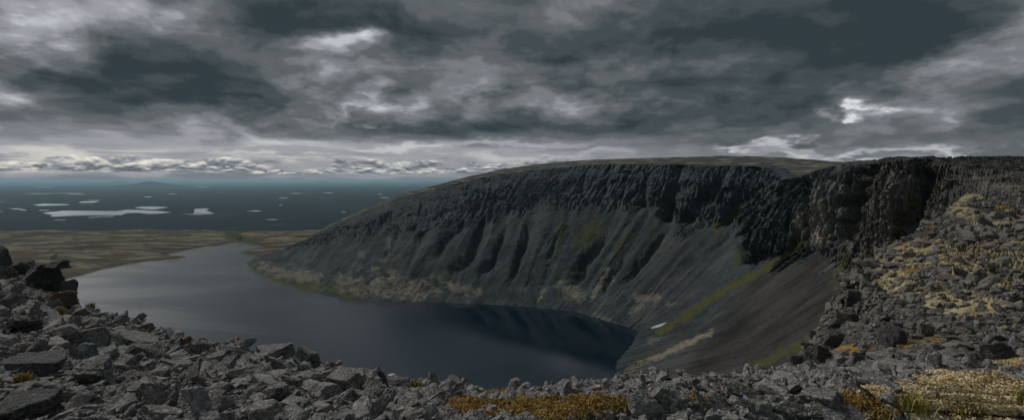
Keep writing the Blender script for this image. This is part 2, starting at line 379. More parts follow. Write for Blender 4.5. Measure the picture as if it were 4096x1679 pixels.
# rounded buttresses of the near cliffs
for bx_, by_, wx_, wy_, h_ in [(2120,490,34,110,30),(2050,540,26,90,22),(1965,540,32,110,34),(2262,480,34,90,26),(1925,600,22,70,20),(1765,470,26,60,20),(1660,460,26,70,18),(1580,460,24,60,14)]:
    D += sst(2.6, 3.0, V)*(1-sst(4.0, 4.6, V))*h_*np.exp(-((px-bx_-.25*(by_-py))/wx_)**2-((py-by_)/wy_)**2)/np.sqrt(KD)
# moraine mounds along the toe
for mx, my, w_, h_ in [(674,672,26,6),(721,685,24,6),(777,697,28,6),(820,700,20,5),(870,712,26,8),(905,722,22,7),(957,690,18,8),(962,722,28,10),(1010,716,26,9),(1055,725,26,9),(1090,716,18,7),(1150,728,20,6),(1180,735,16,5),(1400,733,18,5)]:
    D += h_*2.0*np.exp(-((px-mx)/w_)**2-((py-my)/(w_*.55))**2)
D *= KD*sst(0.9, 1.25, V)*(1-.9*sst(4.3, 4.8, V))
D += sst(.7, .95, V)*(1-sst(1.1, 1.6, V))*2.0*fbm(arc/22, 3., 0., 3)
horiz = N.copy(); horiz[..., 2] *= np.where(cl > .5, .35, 1)*(1-sst(3.5, 3.8, V))
tow = -P*np.array([1, 1, 0]); tow /= np.linalg.norm(tow, axis=-1)[..., None]
bl_ = (1.3*sst(1330, 1560, px)*sst(2.5, 2.9, V))[..., None]
hl_ = np.linalg.norm(horiz, axis=-1)[..., None]; horiz = horiz+tow*bl_; horiz *= hl_/(np.linalg.norm(horiz, axis=-1)[..., None]+1e-9)
P2 = P+horiz*D[..., None]
blk = sst(2050, 2230, px)*sst(3.3, 3.7, V)
bx, by = P[..., 0]/9+.8*fbm(P[..., 0]/20, P[..., 1]/20, 3., 2), P[..., 1]/14+.8*fbm(P[..., 0]/20, P[..., 1]/20, 7., 2)
cell = perlin(np.floor(bx)*3.7+.5, np.floor(by)*5.1+.5, 2.2)
P2 += N*(blk*(2.6*cell+3.2*(ridged(P[..., 0]/22, P[..., 1]/22, P[..., 2]/16, 4)-.6)))[..., None]
top = top*(1-.85*sst(2150, 2240, px))
P2[..., 2] += top*(1.2*fbm(P[..., 0]/60, P[..., 1]/60, 0., 4))
# strata steps on the cliffs
stp = 6.5*KD; ph = (P2[..., 2]+3*wob)/stp; saw = (ph-np.floor(ph))
P2 += horiz*(cl*(1.3*KD*sst(0, .35, saw)*(1-saw)*amp*np.clip(.6+fbm(arc/30, hz/30, 4., 2), 0, 1.3)))[..., None]
px, py = proj(P2)
nz = fbm(px/14, py/9, 4.4, 4); nz2 = fbm(px/40, py/25, 7.7, 3)
def patch(lst, n=.55):
    m_ = np.zeros_like(px)
    for w_, a_, pts in lst:
        d = pldist(px, py, pts if len(pts) > 1 else pts*2)
        m_ = np.maximum(m_, a_*sst(-.1, .95, 1-d/(w_*1.7)+nz*n))
    return m_
green = patch([(11,.7,[(1413,565),(1403,620)]),(26,.8,[(1490,575),(1466,605)]),(10,.6,[(1578,592),(1550,625)]),(7,.5,[(1658,582),(1631,605)]),(10,.9,[(1795,572),(1854,538)]),
 (13,.6,[(1856,640),(1852,668)]),(9,1,[(1655,836),(1721,797),(1788,750),(1855,712),(1905,688),(1960,655),(2000,626)]),(16,1,[(1985,625),(2015,608)]),(12,.8,[(1945,900),(2030,858)]),
 (14,.9,[(1880,935),(1935,905)]),(12,.8,[(2300,510),(2250,575),(2268,590)]),(12,.8,[(2130,645),(2110,690)]),(9,.7,[(2098,705),(2110,735)]),(9,.9,[(626,672),(640,690),(690,707),(800,738)]),
 (10,.8,[(700,690),(900,742)]),(8,.5,[(1600,905),(1700,875)]),(10,.5,[(1600,925),(1570,950)]),(7,.6,[(2203,470),(2180,500)])])
tan = patch([(14,.9,[(660,672),(720,687),(800,700)]),(20,1,[(860,713),(905,722)]),(22,1,[(950,720),(1060,727),(1095,716)]),(13,1,[(945,682),(985,690)]),(15,.9,[(1130,720),(1200,735)]),
 (13,.8,[(1165,640),(1160,665)]),(9,.7,[(980,605),(975,630)]),(9,.6,[(904,632),(915,650)]),(6,.7,[(912,665),(900,680)]),(8,.6,[(960,655),(1000,645)]),(6,.9,[(1368,727),(1355,757)]),(22,.85,[(1420,728),(1450,740)]),
 (8,1,[(1528,680),(1504,720),(1491,747)]),(6,.8,[(1560,660),(1540,700)]),(13,.8,[(1605,752),(1655,750)]),(10,.7,[(1590,782),(1615,765)]),(6,.7,[(1680,765),(1700,762)]),
 (8,1,[(1575,932),(1638,904),(1721,867),(1790,835)]),(10,.6,[(1630,860),(1665,848)]),(5,.6,[(1100,690),(1110,700)]),(8,.7,[(1500,790),(1545,812)])], .5)
tan = np.maximum(tan, .8*sst(.1, .5, nz+.4*nz2)*np.exp(-((px-2265)/45)**2-((py-490)/65)**2)*1.3)
tan = np.maximum(tan, top*sst(-.15, .4, fbm(px/50, py/3, 9.9, 3))*.95)
tan = np.maximum(tan, sst(2180, 2240, px)*sst(3.2, 3.8, V)*sst(.1, .6, fbm(px/16, py/7, 2.9, 4))*.75)
warm = sst(1520, 1700, px+80*nz2)*(1-sst(1730, 1850, px+60*nz2))*.5*(1-cl)
warm = np.maximum(warm, sst(2120, 2230, px+.25*(py-400))); warm = np.maximum(warm, sst(1850, 2000, px-.9*(650-py))*(1-cl)*.95)
pale = np.maximum(np.exp(-((px-2066)/26)**2-((py-555)/62)**2), .8*np.exp(-((px-2012)/14)**2-((py-555)/28)**2))
pale = np.clip(np.maximum(pale*1.4, .35*np.exp(-((px-2100)/55)**2-((py-500)/90)**2)), 0, 1)
me = make_mesh('mountain', P2.reshape(-1, 3), grid_faces(NU, NV), False,
     dict(stripe=np.clip(.5+(.55-.3*sst(1600, 1850, px))*fbm((arc+(V-2)*30)/34+.5*wob, V*.9, 2.2, 4)+.4*fbm(P[..., 0]/60, P[..., 1]/60, P[..., 2]/60, 5), 0, 1), cliff=np.clip(cl, 0, 1), green=green, tan=tan, top=np.clip(top, 0, 1), warm=np.clip(warm, 0, 1), pale=pale))
tag(obj('mountain', me, M_MOUNT), 'dark cirque wall with cliffs above scree slopes over the lake', kind='structure')

# snow bed at the foot of the green streak
def grid_hit(GP, x, y):
    gx, gy = proj(GP); d = (gx-x)**2+(gy-y)**2; return GP[np.unravel_index(np.argmin(d), d.shape)]
_k = np.argmin((px-1657)**2+(py-819)**2); _i, _j = np.unravel_index(_k, px.shape)
sub = (np.abs(np.arange(NU)-_i)[:, None] < 70) & (np.abs(V-V[_i, _j]) < .35) & (np.abs(px-1657) < 40) & (np.abs(py-819) < 24) & (V > 1.0) & (V < 3)
ii, jj = np.where(sub); i0_, i1_, j0_, j1_ = ii.min(), ii.max(), jj.min(), jj.max()
def upsample(A, k):
    for ax_ in (0, 1):
        A = np.moveaxis(A, ax_, 0); t_ = np.linspace(0, len(A)-1, (len(A)-1)*k+1); A = np.interp(t_, np.arange(len(A)), A) if A.ndim == 1 else catmull(A, t_); A = np.moveaxis(A, 0, ax_)
    return A
SP = upsample(P2[i0_:i1_+1, j0_:j1_+1], 3); SN = grid_normals(SP); SN *= np.sign((SN*np.array([0, -.5, 1])).sum(-1))[..., None]
sx_, sy_ = proj(SP); tt_ = np.clip((sx_-1657)/19, -1, 1)
th_ = 1-(np.abs((sy_-(819-(sx_-1657)*.33)))/(2.9*np.sqrt(1-tt_**2)+.01))+.08*fbm(sx_/6, sy_/3, 1., 3)
SP = SP+SN*(np.clip(th_, -.4, .5)*2.2)[..., None]
nsu, nsv = SP.shape[:2]; sf = grid_faces(nsu, nsv); sf = sf[(th_.reshape(-1)[sf] > -.3).any(1)]
lab_ = np.arange(nsu*nsv)
for _ in range(400):
    m4 = lab_[sf].min(1); new_ = lab_.copy(); np.minimum.at(new_, sf.ravel(), np.repeat(m4, 4))
    if (new_ == lab_).all(): break
    lab_ = new_
fl_ = lab_[sf[:, 0]]; big_ = np.bincount(fl_).argmax(); sf = sf[fl_ == big_]
us_ = np.unique(sf); rm_ = np.zeros(nsu*nsv, int); rm_[us_] = np.arange(len(us_)); sf = rm_[sf]; sv_ = SP.reshape(-1, 3)[us_]
tag(obj('snow_patch', make_mesh('snow_patch', sv_, sf, True, dict(tint=np.zeros(len(sv_)))), M_SNOW),
    'small white leftover snow bed at the foot of the scree by the lake', 'snow')

# ------------------------------------------------------------------ tundra bench with the lake shore cut into it
shore_px = [(171,702),(233,685),(273,675),(316,666),(373,657),(446,651),(475,645.5),(462,643.5),(443,643.2),(426,639.5),(452,633),(480,627),(519,620),(545,619),(563,615),(590,610),(596,607.5),(612,612.5),(640,617.5),(664,622.5),
 (640,625),(620,629),(600,633),(612,640),(632,641),(645,644),(622,655),(622,665),(632,682),(660,700),(740,724)]
sw = [tuple(at_level(a, b, LZ)[:2]) for a, b in shore_px]
lake_poly = sw+[(300, 1330), (560, 1000), (60, 700), (100, 500), (-1500, 500), (-1400, 1150)]
gx = np.linspace(-3300, 700, 1000); gy = np.r_[np.linspace(1000, 2100, 420, endpoint=False), np.linspace(2100, 2600, 120, endpoint=False), np.linspace(2600, 5500, 60)]
X, Y = np.meshgrid(gx, gy, indexing='ij')
Xw = X+9*fbm(X/45, Y/45, 0., 3); Yw = Y+9*fbm(X/45, Y/45, 5., 3)
sd = pldist(Xw, Yw, lake_poly+lake_poly[:1]); ins = inside(Xw, Yw, lake_poly); sd = np.where(ins, -sd, sd)
mnd = np.clip(ridged(X/420+.2, Y/150, 0., 3)-.62, 0, 1)
hgt = 9*sst(0, 350, sd)+np.clip(sd, -40, 25)*.16+sst(20, 120, sd)*(5*fbm(X/380, Y/200, 3., 4)+14*mnd)
hgt += sst(0, 30, sd)*1.2*fbm(X/25, Y/14, 1., 4)
q = -(X/Y)*1288
hgt += 7*sst(900, 1200, -q+CX-0)*0
hgt += 5*sst(1900, 2350, Y)*sst(-1400, -900, X)
hgt += 30*sst(-1700, -2900, X-(Y-2000)*.3)*sst(1000, 1600, Y)*.25
edge = 2390+60*fbm(X/400, .5, 0., 3)
fall = np.clip(Y-edge, 0, None)
Z = LZ+hgt-fall*.10-np.clip(fall-60, 0, 900)*.25
tx, ty = proj(np.stack([X, Y, Z], -1))
n1 = fbm(tx/20, ty/5, 0., 3)
gm = np.maximum(sst(0, .6, 1-pldist(tx, ty, [(575,590),(600,596),(612,606),(640,614)])/16+n1*.4), .8*sst(0, .5, 1-pldist(tx, ty, [(622,648),(640,668),(660,690)])/22+n1*.5))
me = make_mesh('tundra', np.stack([X, Y, Z], -1).reshape(-1, 3), grid_faces(len(gx), len(gy)), True,
     dict(green=gm, mound=sst(.02, .2, mnd+.05*n1)*sst(10, 60, sd), shore=sst(-5, 0, sd)*(1-sst(4, 14, sd+3*n1))))
tag(obj('tundra', me, M_TUNDRA), kind='structure')

# the lake and its outlet stream
lk = np.array([(-2300, 250, LZ), (560, 250, LZ), (560, 2330, LZ), (-2300, 2330, LZ)], float)
tag(obj('lake', make_mesh('lake', lk, np.array([[0, 1, 2, 3]])), M_LAKE), kind='structure')
pts = [(596,608),(604,604),(598,600),(606,597),(601,593),(594,590),(597,586)]
ctr = []
for a, b in pts:
    d = (tx-a)**2+(ty-b)**2; ctr.append(np.array([X.flat[d.argmin()], Y.flat[d.argmin()], Z.flat[d.argmin()]]))
cc = catmull(np.array(ctr), np.linspace(0, len(pts)-1, 60)); wd = 3+1.5*np.sin(np.arange(60)*1.3)
sp = np.stack([cc+np.c_[-wd, 0*wd, 0*wd+2.6], cc+np.c_[wd, 0*wd, 0*wd+2.6]], 1)
tag(obj('stream', make_mesh('stream', sp.reshape(-1, 3), grid_faces(60, 2)), M_FARW), kind='structure')

# ------------------------------------------------------------------ lowland plain, distant lakes and hills
pl = np.array([(-260000, 2600, PZ), (260000, 2600, PZ), (260000, 200000, PZ), (-260000, 200000, PZ)], float)
tag(obj('plain', make_mesh('plain', pl, np.array([[0, 1, 2, 3]])), M_PLAIN), kind='structure')
def far_lake(poly, k):
    out = []
    n = len(poly)
    for i in range(n):
        (x0, y0), (x1, y1) = poly[i], poly[(i+1) % n]
        L = max(2, int(abs(x1-x0)/3))
        for j in range(L):
            f = j/L; x = x0+(x1-x0)*f; y = y0+(y1-y0)*f+.35*float(perlin(x/4., k*3.3, y0/3.)); out.append((x, y))
    Pw = np.array([at_level(a, max(b, 462), PZ+1.5) for a, b in out]); 
    me = bpy.data.meshes.new('distant_lake'); me.from_pydata(Pw.tolist(), [], [list(range(len(Pw)))]); me.update()
    tag(obj('distant_lake', me, M_FARW), kind='structure')
LK = [[(107,536),(125,533),(160,530),(217,530),(295,531),(318,527),(352,528),(405,531),(432,534),(400,537),(375,538),(345,535),(318,536),(306,541),(240,541),(190,542),(135,545),(125,543),(133,540),(120,538)],
 [(337,522),(352,520),(380,519),(425,521),(400,525),(385,527),(360,525)],[(487,530),(492,525),(520,524),(527,525),(517,529),(535,535),(541,537),(520,537),(498,536),(485,537),(490,533)],
 [(455,538.6),(500,537.8),(540,538.4),(500,540)],[(82,515),(110,512),(170,513.5),(176,515),(150,516.5),(100,517.5)],[(198,508.5),(210,506.5),(250,506.7),(235,509.5),(200,510)],[(219,503.7),(252,503.5),(250,504.9),(225,505)],
 [(19,524),(50,524),(62,526),(40,526.6)],[(50,528),(67,527.5),(66,529),(53,529.5)],[(-10,530),(8,532),(-10,533.5)],[(-20,507),(16,507.5),(-10,509)],[(98,528.5),(125,528),(120,529.6),(100,529.8)],
 [(220,546.5),(250,544),(288,543),(285,545),(260,545),(225,547.7)],[(133,552.5),(165,552),(163,553.6),(140,553.6)],[(475,470.2),(500,469),(525,469.6),(520,471.6),(490,471.7)],[(618,530.5),(644,529),(660,531),(644,532)]]
for x0, x1, y0 in [(699,726,498),(953,981,497),(857,872,533),(667,703,552),(949,962,488.3),(997,1028,466),(810,840,485),(700,711,516),(727,762,486.5),(420,445,487.5),(360,385,495),(60,140,487),(130,215,486),(165,218,488.5),(80,140,470)]:
    LK.append([(x0,y0),(x0*.7+x1*.3,y0-.7),(x0*.2+x1*.8,y0-.6),(x1,y0),(x0*.4+x1*.6,y0+.8),(x0*.8+x1*.2,y0+.5)])
for k, pl_ in enumerate(LK): far_lake(pl_, k)
def far_hill(cx, base, topy, w_, seed, dh=1.):
    c = at_level(cx, base, PZ); r = w_/F*c[1]; H = (base-topy)/F*c[1]
    u = np.linspace(-1, 1, 121); A, B = np.meshgrid(u, u, indexing='ij'); R = np.hypot(A, B)
    h = np.clip(1-R, 0, 1)**1.3*(1+.35*fbm(A*2+seed, B*2, 0., 4))+.06*sst(1, .8, R)*fbm(A*5+seed, B*5, 2., 3)
    Pn = np.stack([c[0]+A*r, c[1]+B*r, PZ-3+H*h], -1)
    tag(obj('distant_hill', make_mesh('distant_hill', Pn.reshape(-1, 3), grid_faces(121, 121), True), M_HILL), kind='structure')
far_hill(372, 472, 455.9, 120, 1.); far_hill(300, 462, 454.6, 60, 3.); far_hill(70, 460.5, 456.2, 70, 5.); far_hill(955, 461, 456, 45, 7.)
far_hill(1080, 461, 456.6, 90, 9.); far_hill(190, 461.5, 456.7, 120, 11.); far_hill(620, 461, 456.7, 160, 12.); far_hill(800, 461, 456.4, 90, 15.); far_hill(460, 460.5, 456.3, 90, 17.)
far_hill(-250, 461, 456, 120, 19.)

# ------------------------------------------------------------------ near ground: boulder slope on the left, plateau on the right
fg = {
 -1600: [(1056, 4.6), (900, 9), (760, 18), (650, 34), (560, 60)],
 -300: [(1056, 4.2), (906, 8), (782, 15), (686, 24), (618, 33)],
 0: [(1056, 4.0), (906, 7.6), (812, 12), (736, 19), (686, 26)],
 120: [(1056, 4.0), (916, 7.4), (832, 12), (771, 18), (730, 25)],
 200: [(1056, 4.0), (926, 7.2), (857, 11.5), (811, 17), (778, 24)],
 370: [(1056, 4.0), (942, 7), (882, 11), (846, 16), (818, 22)],
 560: [(1056, 4.0), (962, 6.6), (922, 10), (891, 14), (870, 18)],
 740: [(1056, 4.0), (982, 6.2), (952, 8.6), (933, 11.5), (918, 14.5)],
 900: [(1056, 4.0), (993, 5.8), (970, 7.8), (955, 10), (944, 12.5)],
 1150: [(1056, 4.0), (1013, 5.4), (995, 7), (983, 9), (973, 11.5)],
 1450: [(1056, 4.0), (1023, 5.2), (1008, 6.6), (997, 8.3), (989, 10)],
 1650: [(1056, 4.0), (1018, 5.4), (1000, 7), (987, 8.8), (978, 11)],
 1850: [(1056, 4.0), (1008, 5.8), (985, 8), (969, 10.5), (960, 13.5)],
 1980: [(1056, 4.0), (995, 6), (960, 9), (940, 13), (925, 18)],
 2030: [(1056, 4.0), (985, 6.4), (935, 11), (905, 17), (880, 25)],
 2065: [(1056, 4.0), (975, 6.8), (915, 13), (870, 22), (835, 33)],
 2100: [(1056, 4.0), (965, 7.2), (895, 15), (835, 28), (775, 48)],
 2140: [(1056, 4.0), (955, 7.6), (870, 17), (790, 38), (700, 80)],
 2200: [(1056, 4.0), (945, 7.9), (845, 19), (745, 50), (645, 120)],
 2300: [(1056, 4.0), (930, 8.3), (800, 23), (680, 70), (588, 170)],
 2370: [(1056, 4.0), (924, 8.5), (780, 25), (640, 85), (540, 240)],
 2430: [(1056, 4.0), (920, 8.7), (765, 27), (610, 100), (490, 330)],
 2576: [(1056, 4.0), (912, 9), (745, 30), (580, 115), (446, 400)],
 3200: [(1056, 4.0), (905, 9), (720, 35), (550, 130), (430, 430)],
 4400: [(1056, 4.0), (905, 9), (720, 35), (550, 130), (430, 430)]}
kx = np.array(sorted(fg)); kc = np.array([[(3400, 1.0)]+fg[k] for k in kx], float)   # ribs x 6 x (py,Y)
cols = np.r_[np.arange(-1600, -60, 20), np.arange(-60, 2640, 2.5), np.arange(2640, 4400, 20)]
cp = np.stack([[np.interp(cols, kx, kc[:, j, 0]), np.interp(cols, kx, np.log(kc[:, j, 1]))] for j in range(6)], 1)  # 2 x6 xcols
cp = np.moveaxis(cp, 2, 0)                     # cols x 2 x 6
cp[:, 0, 5] = cp[:, 0, 5]
sv = np.r_[np.linspace(0, 1, 16, endpoint=False), np.linspace(1, 5, 400)]
i = np.clip(np.floor(sv).astype(int), 0, 4); f = sv-i
py_ = cp[:, 0][:, i]*(1-f)+cp[:, 0][:, i+1]*f; ly = cp[:, 1][:, i]*(1-f)+cp[:, 1][:, i+1]*f
py_ = blur(py_, 25, 1); ly = blur(ly, 25, 1)
G = W(cols[:, None]+0*py_, py_, np.exp(ly))
pxn = cols[:, None]+0*py_
Yd = G[..., 1]; Xd = G[..., 0]
def oct_(wl, amp_, seed, sharp=False):         # one octave in metres, fading out where it would be finer than the mesh
    k = np.clip((wl/Yd*F-4)/10, 0, 1)
    nn = perlin(Xd/wl+seed, Yd/wl-seed, seed*1.7)
    if sharp: nn = 1-2.2*np.abs(nn)
    return amp_*k*nn
rightm = sst(1950, 2150, pxn)*sst(10, 25, Yd)
dz = oct_(.5, .04, 1)+oct_(1.1, .09, 2)+oct_(2.6, .18, 3)+oct_(6, .3, 4)
dz = dz*(1+.4*rightm)+rightm*(oct_(9, .9, 5, True)+oct_(20, 1.3, 6)+oct_(4, .45, 7, True)+oct_(2, .22, 8, True)+sst(60, 120, Yd)*(oct_(45, 2.2, 9)+oct_(14, 1.2, 10, True)))
# bedded ledges
hh = (G[..., 2]+dz*1.0+.05*Xd+1.2*perlin(Xd/25, Yd/25, 4.))
st_ = np.where(Yd > 60, 1.6, .7); w_ = hh/st_; fr = w_-np.floor(w_)
dz += rightm*st_*np.where(Yd > 60, .45, .7)*(sst(.55, .95, fr)-fr)*np.clip(.5+1.2*perlin(Xd/30, Yd/60, 8.), 0, 1)
damp = np.clip((5-sv)[None, :]/.25, .35, 1)
G[..., 2] += dz*damp*np.clip(Yd/3, 0, 1)
# rugged crags along the rim of the right plateau
crag = np.exp(-((sv[None, :]-4.4)/.9)**2)*sst(1990, 2030, pxn)*(1-sst(2160, 2230, pxn))
G[..., 2] += crag*(Yd/30)*(1.3*ridged(Xd/5, Yd/9, 3., 4)-.75)
# band of bedrock ledges across the plateau
lip = G[:, -1].copy()
GP_py = HZ-G[..., 2]/G[..., 1]*F
fx = lip[:, 0]; fy = lip[:, 1]; fz = lip[:, 2]
def drop(dy, dzv, k=1.0): 
    s = (fy+dy)/fy; return np.stack([fx*s**k, fy+dy, np.maximum(fz-dzv, -262)], -1)
d1 = drop(.5+.02*fy, .8+.02*fy); d2 = drop(3+.06*fy, 7+.12*fy); d3 = drop(120, 95+.2*fy, .5); d4 = drop(470, 300, .4)
tail = []
for a_, b_, nn in ((lip, d1, 5), (d1, d2, 12), (d2, d3, 30), (d3, d4, 30)):
    for q_ in np.linspace(0, 1, nn+1)[1:]: tail.append(a_*(1-q_)+b_*q_)
tail = np.stack(tail, 1)
tail[:, 17:, :] += (4*fbm(tail[:, 17:, 0:1]/20, tail[:, 17:, 1:2]/20, 0., 3))*np.array([0, 0, 1])
GA = np.concatenate([G, tail], 1)
gpx, gpy = proj(GA)
zn = fbm(gpx/22, gpy/9, 1.5, 4)
def ell(lst, n=.5, X_=None, Y_=None, nn=None):
    X_ = gpx if X_ is None else X_; Y_ = gpy if Y_ is None else Y_
    nn = fbm(X_/22, Y_/9, 1.5, 4) if nn is None else nn
    m_ = np.zeros(np.shape(X_))
    for cx_, cy_, a_, b_ in lst: m_ = np.maximum(m_, sst(0, .4, 1-np.hypot((X_-cx_)/a_, (Y_-cy_)/b_)+nn*n))
    return m_
OR = [(2480,965,60,14),(2405,1045,55,14),(2350,1000,40,14),(2545,1000,40,14),(1180,1020,70,26),(1330,1030,140,30),(1480,1022,85,24),(1240,984,45,12),(1125,1000,20,8),(1050,977,12,8),(2140,880,60,18),(2275,865,35,9),(2345,855,35,9),(2200,928,50,9),(2300,682,30,9),(2395,505,35,7),(2520,522,30,8),(1410,1045,120,20),(2180,1010,60,20),(2230,1045,50,16),(1750,1010,14,7),(1870,1000,22,8)]
TN = [(2330,640,170,42),(2480,660,130,40),(2250,700,70,22),(2440,775,120,26),(2540,720,70,20),(2500,560,80,14),(2430,985,150,48),(2520,1030,120,45),(2330,1035,80,28),(2210,997,42,18),(2530,908,60,13),(2320,625,120,24),(2280,655,90,20),(2420,622,130,16),(2510,645,80,16),(2225,672,40,15),(2420,495,60,10),(2470,472,50,8),(2380,740,90,14),(2500,760,70,16),(2540,820,50,10),(2250,720,40,12)]
orange = ell(OR); tanm = ell(TN)

rm = np.concatenate([rightm, np.repeat(rightm[:, -1:], tail.shape[1], 1)], 1)
tanm = np.maximum(tanm, rm*sst(-.05, .8, fbm(GA[..., 0]/(1.5+.09*GA[..., 1]), GA[..., 1]/(2+.2*GA[..., 1]), 5.5, 5))*.9)
orange = np.maximum(orange, rm*sst(.45, .8, fbm(gpx/40, gpy/12, 8.5, 4))*.8)
far = sst(18, 60, GA[..., 1])
me = make_mesh('rocky_ground', GA.reshape(-1, 3), grid_faces(len(cols), GA.shape[1])[:, ::-1], False, dict(orange=orange, tan=tanm, far=far))
tag(obj('rocky_ground', me, M_GROUND), kind='structure')

def ground(x, y):                              # sighting -> point on the near ground
    j = np.clip(np.searchsorted(cols, x), 1, len(cols)-1); c = GP_py[j, 16:]; 
    y0 = max(y, c.min())
    k = int(np.argmax(c <= y0)) if (c <= y0).any() else len(c)-1
    p = G[j, 16+k].copy(); return p
def lip_py(x):
    j = np.clip(np.searchsorted(cols, x), 1, len(cols)-1); return GP_py[j, 16:].min()

# ------------------------------------------------------------------ rocks
import bmesh
ICO = {}
for lv in (2, 3, 4, 5, 6):
    bm = bmesh.new(); bmesh.ops.create_icosphere(bm, subdivisions=lv, radius=1); bm.verts.ensure_lookup_table()
    ICO[lv] = (np.array([v.co[:] for v in bm.verts]), np.array([[v.index for v in f_.verts] for f_ in bm.faces])); bm.free()
def rock_shape(seed, lv, flat=.45, layered=.5, rough=1.0):
    r = np.random.default_rng(seed); D_, Fc = ICO[lv]
    nrm = [(0, 0, 1), (0, 0, -1)]; dd = [flat, flat]
    for k_ in range(9):
        a_ = k_*2*np.pi/9*1.0+r.uniform(-.5, .5) if k_ < 6 else r.uniform(0, 2*np.pi)
        e_ = r.uniform(-.35, .5) if k_ < 6 else r.uniform(.4, 1.1)*r.choice([-1, 1], p=[.3, .7])
        nrm.append((math.cos(a_)*math.cos(e_), math.sin(a_)*math.cos(e_), math.sin(e_)))
        dd.append(r.uniform(.55, 1.0) if k_ < 6 else r.uniform(flat*.85, flat*1.0+.35))
    nrm = np.array(nrm); nrm[0] += (r.uniform(-.25, .25), r.uniform(-.25, .25), 0); nrm /= np.linalg.norm(nrm, axis=1)[:, None]
    dots = D_@nrm.T; dist = np.where(dots > 1e-3, np.array(dd)/np.maximum(dots, 1e-3), 1e3)
    k_ = 46.; rr = -np.log(np.exp(-k_*np.minimum(dist, 3)).sum(1)+1e-300)/k_
    Pt = D_*rr[:, None]
    o = seed*3.1
    n1_ = fbm(Pt[:, 0]*1.7+o, Pt[:, 1]*1.7, Pt[:, 2]*1.7, 3); n2_ = ridged(Pt[:, 0]*3+o, Pt[:, 1]*3, Pt[:, 2]*5, 3)
    Pt = Pt*(1+rough*(.06*n1_+.08*(n2_-.6)))[:, None]
    if layered:                                # bedding: plates of slightly different reach
        L = 9+r.uniform(-2, 3); w0 = Pt[:, 2]*L+.7*fbm(Pt[:, 0]*1.2+o, Pt[:, 1]*1.2, 0*Pt[:, 0], 2); id_ = np.floor(w0); fr_ = w0-id_
        off = perlin(id_*7.3+o, 1.3+0*id_, Pt[:, 0]*.8)*.22-.05*np.exp(-((fr_-.02)/.12)**2)
        side = np.clip(1-np.abs(Pt[:, 2])/(flat*1.0), 0, 1)**.3
        Pt[:, :2] *= (1+layered*off*side)[:, None]
    if lv >= 4:
        fn = fbm(Pt[:, 0]*9+o, Pt[:, 1]*9, Pt[:, 2]*14, 3); Pt *= (1+.018*fn)[:, None]
    return Pt, Fc
def rot(ax_, ay_, az_):
    cx_, sx_, cy_, sy_, cz_, sz_ = math.cos(ax_), math.sin(ax_), math.cos(ay_), math.sin(ay_), math.cos(az_), math.sin(az_)
    return np.array([[cz_, -sz_, 0], [sz_, cz_, 0], [0, 0, 1]])@np.array([[cy_, 0, sy_], [0, 1, 0], [-sy_, 0, cy_]])@np.array([[1, 0, 0], [0, cx_, -sx_], [0, sx_, cx_]])

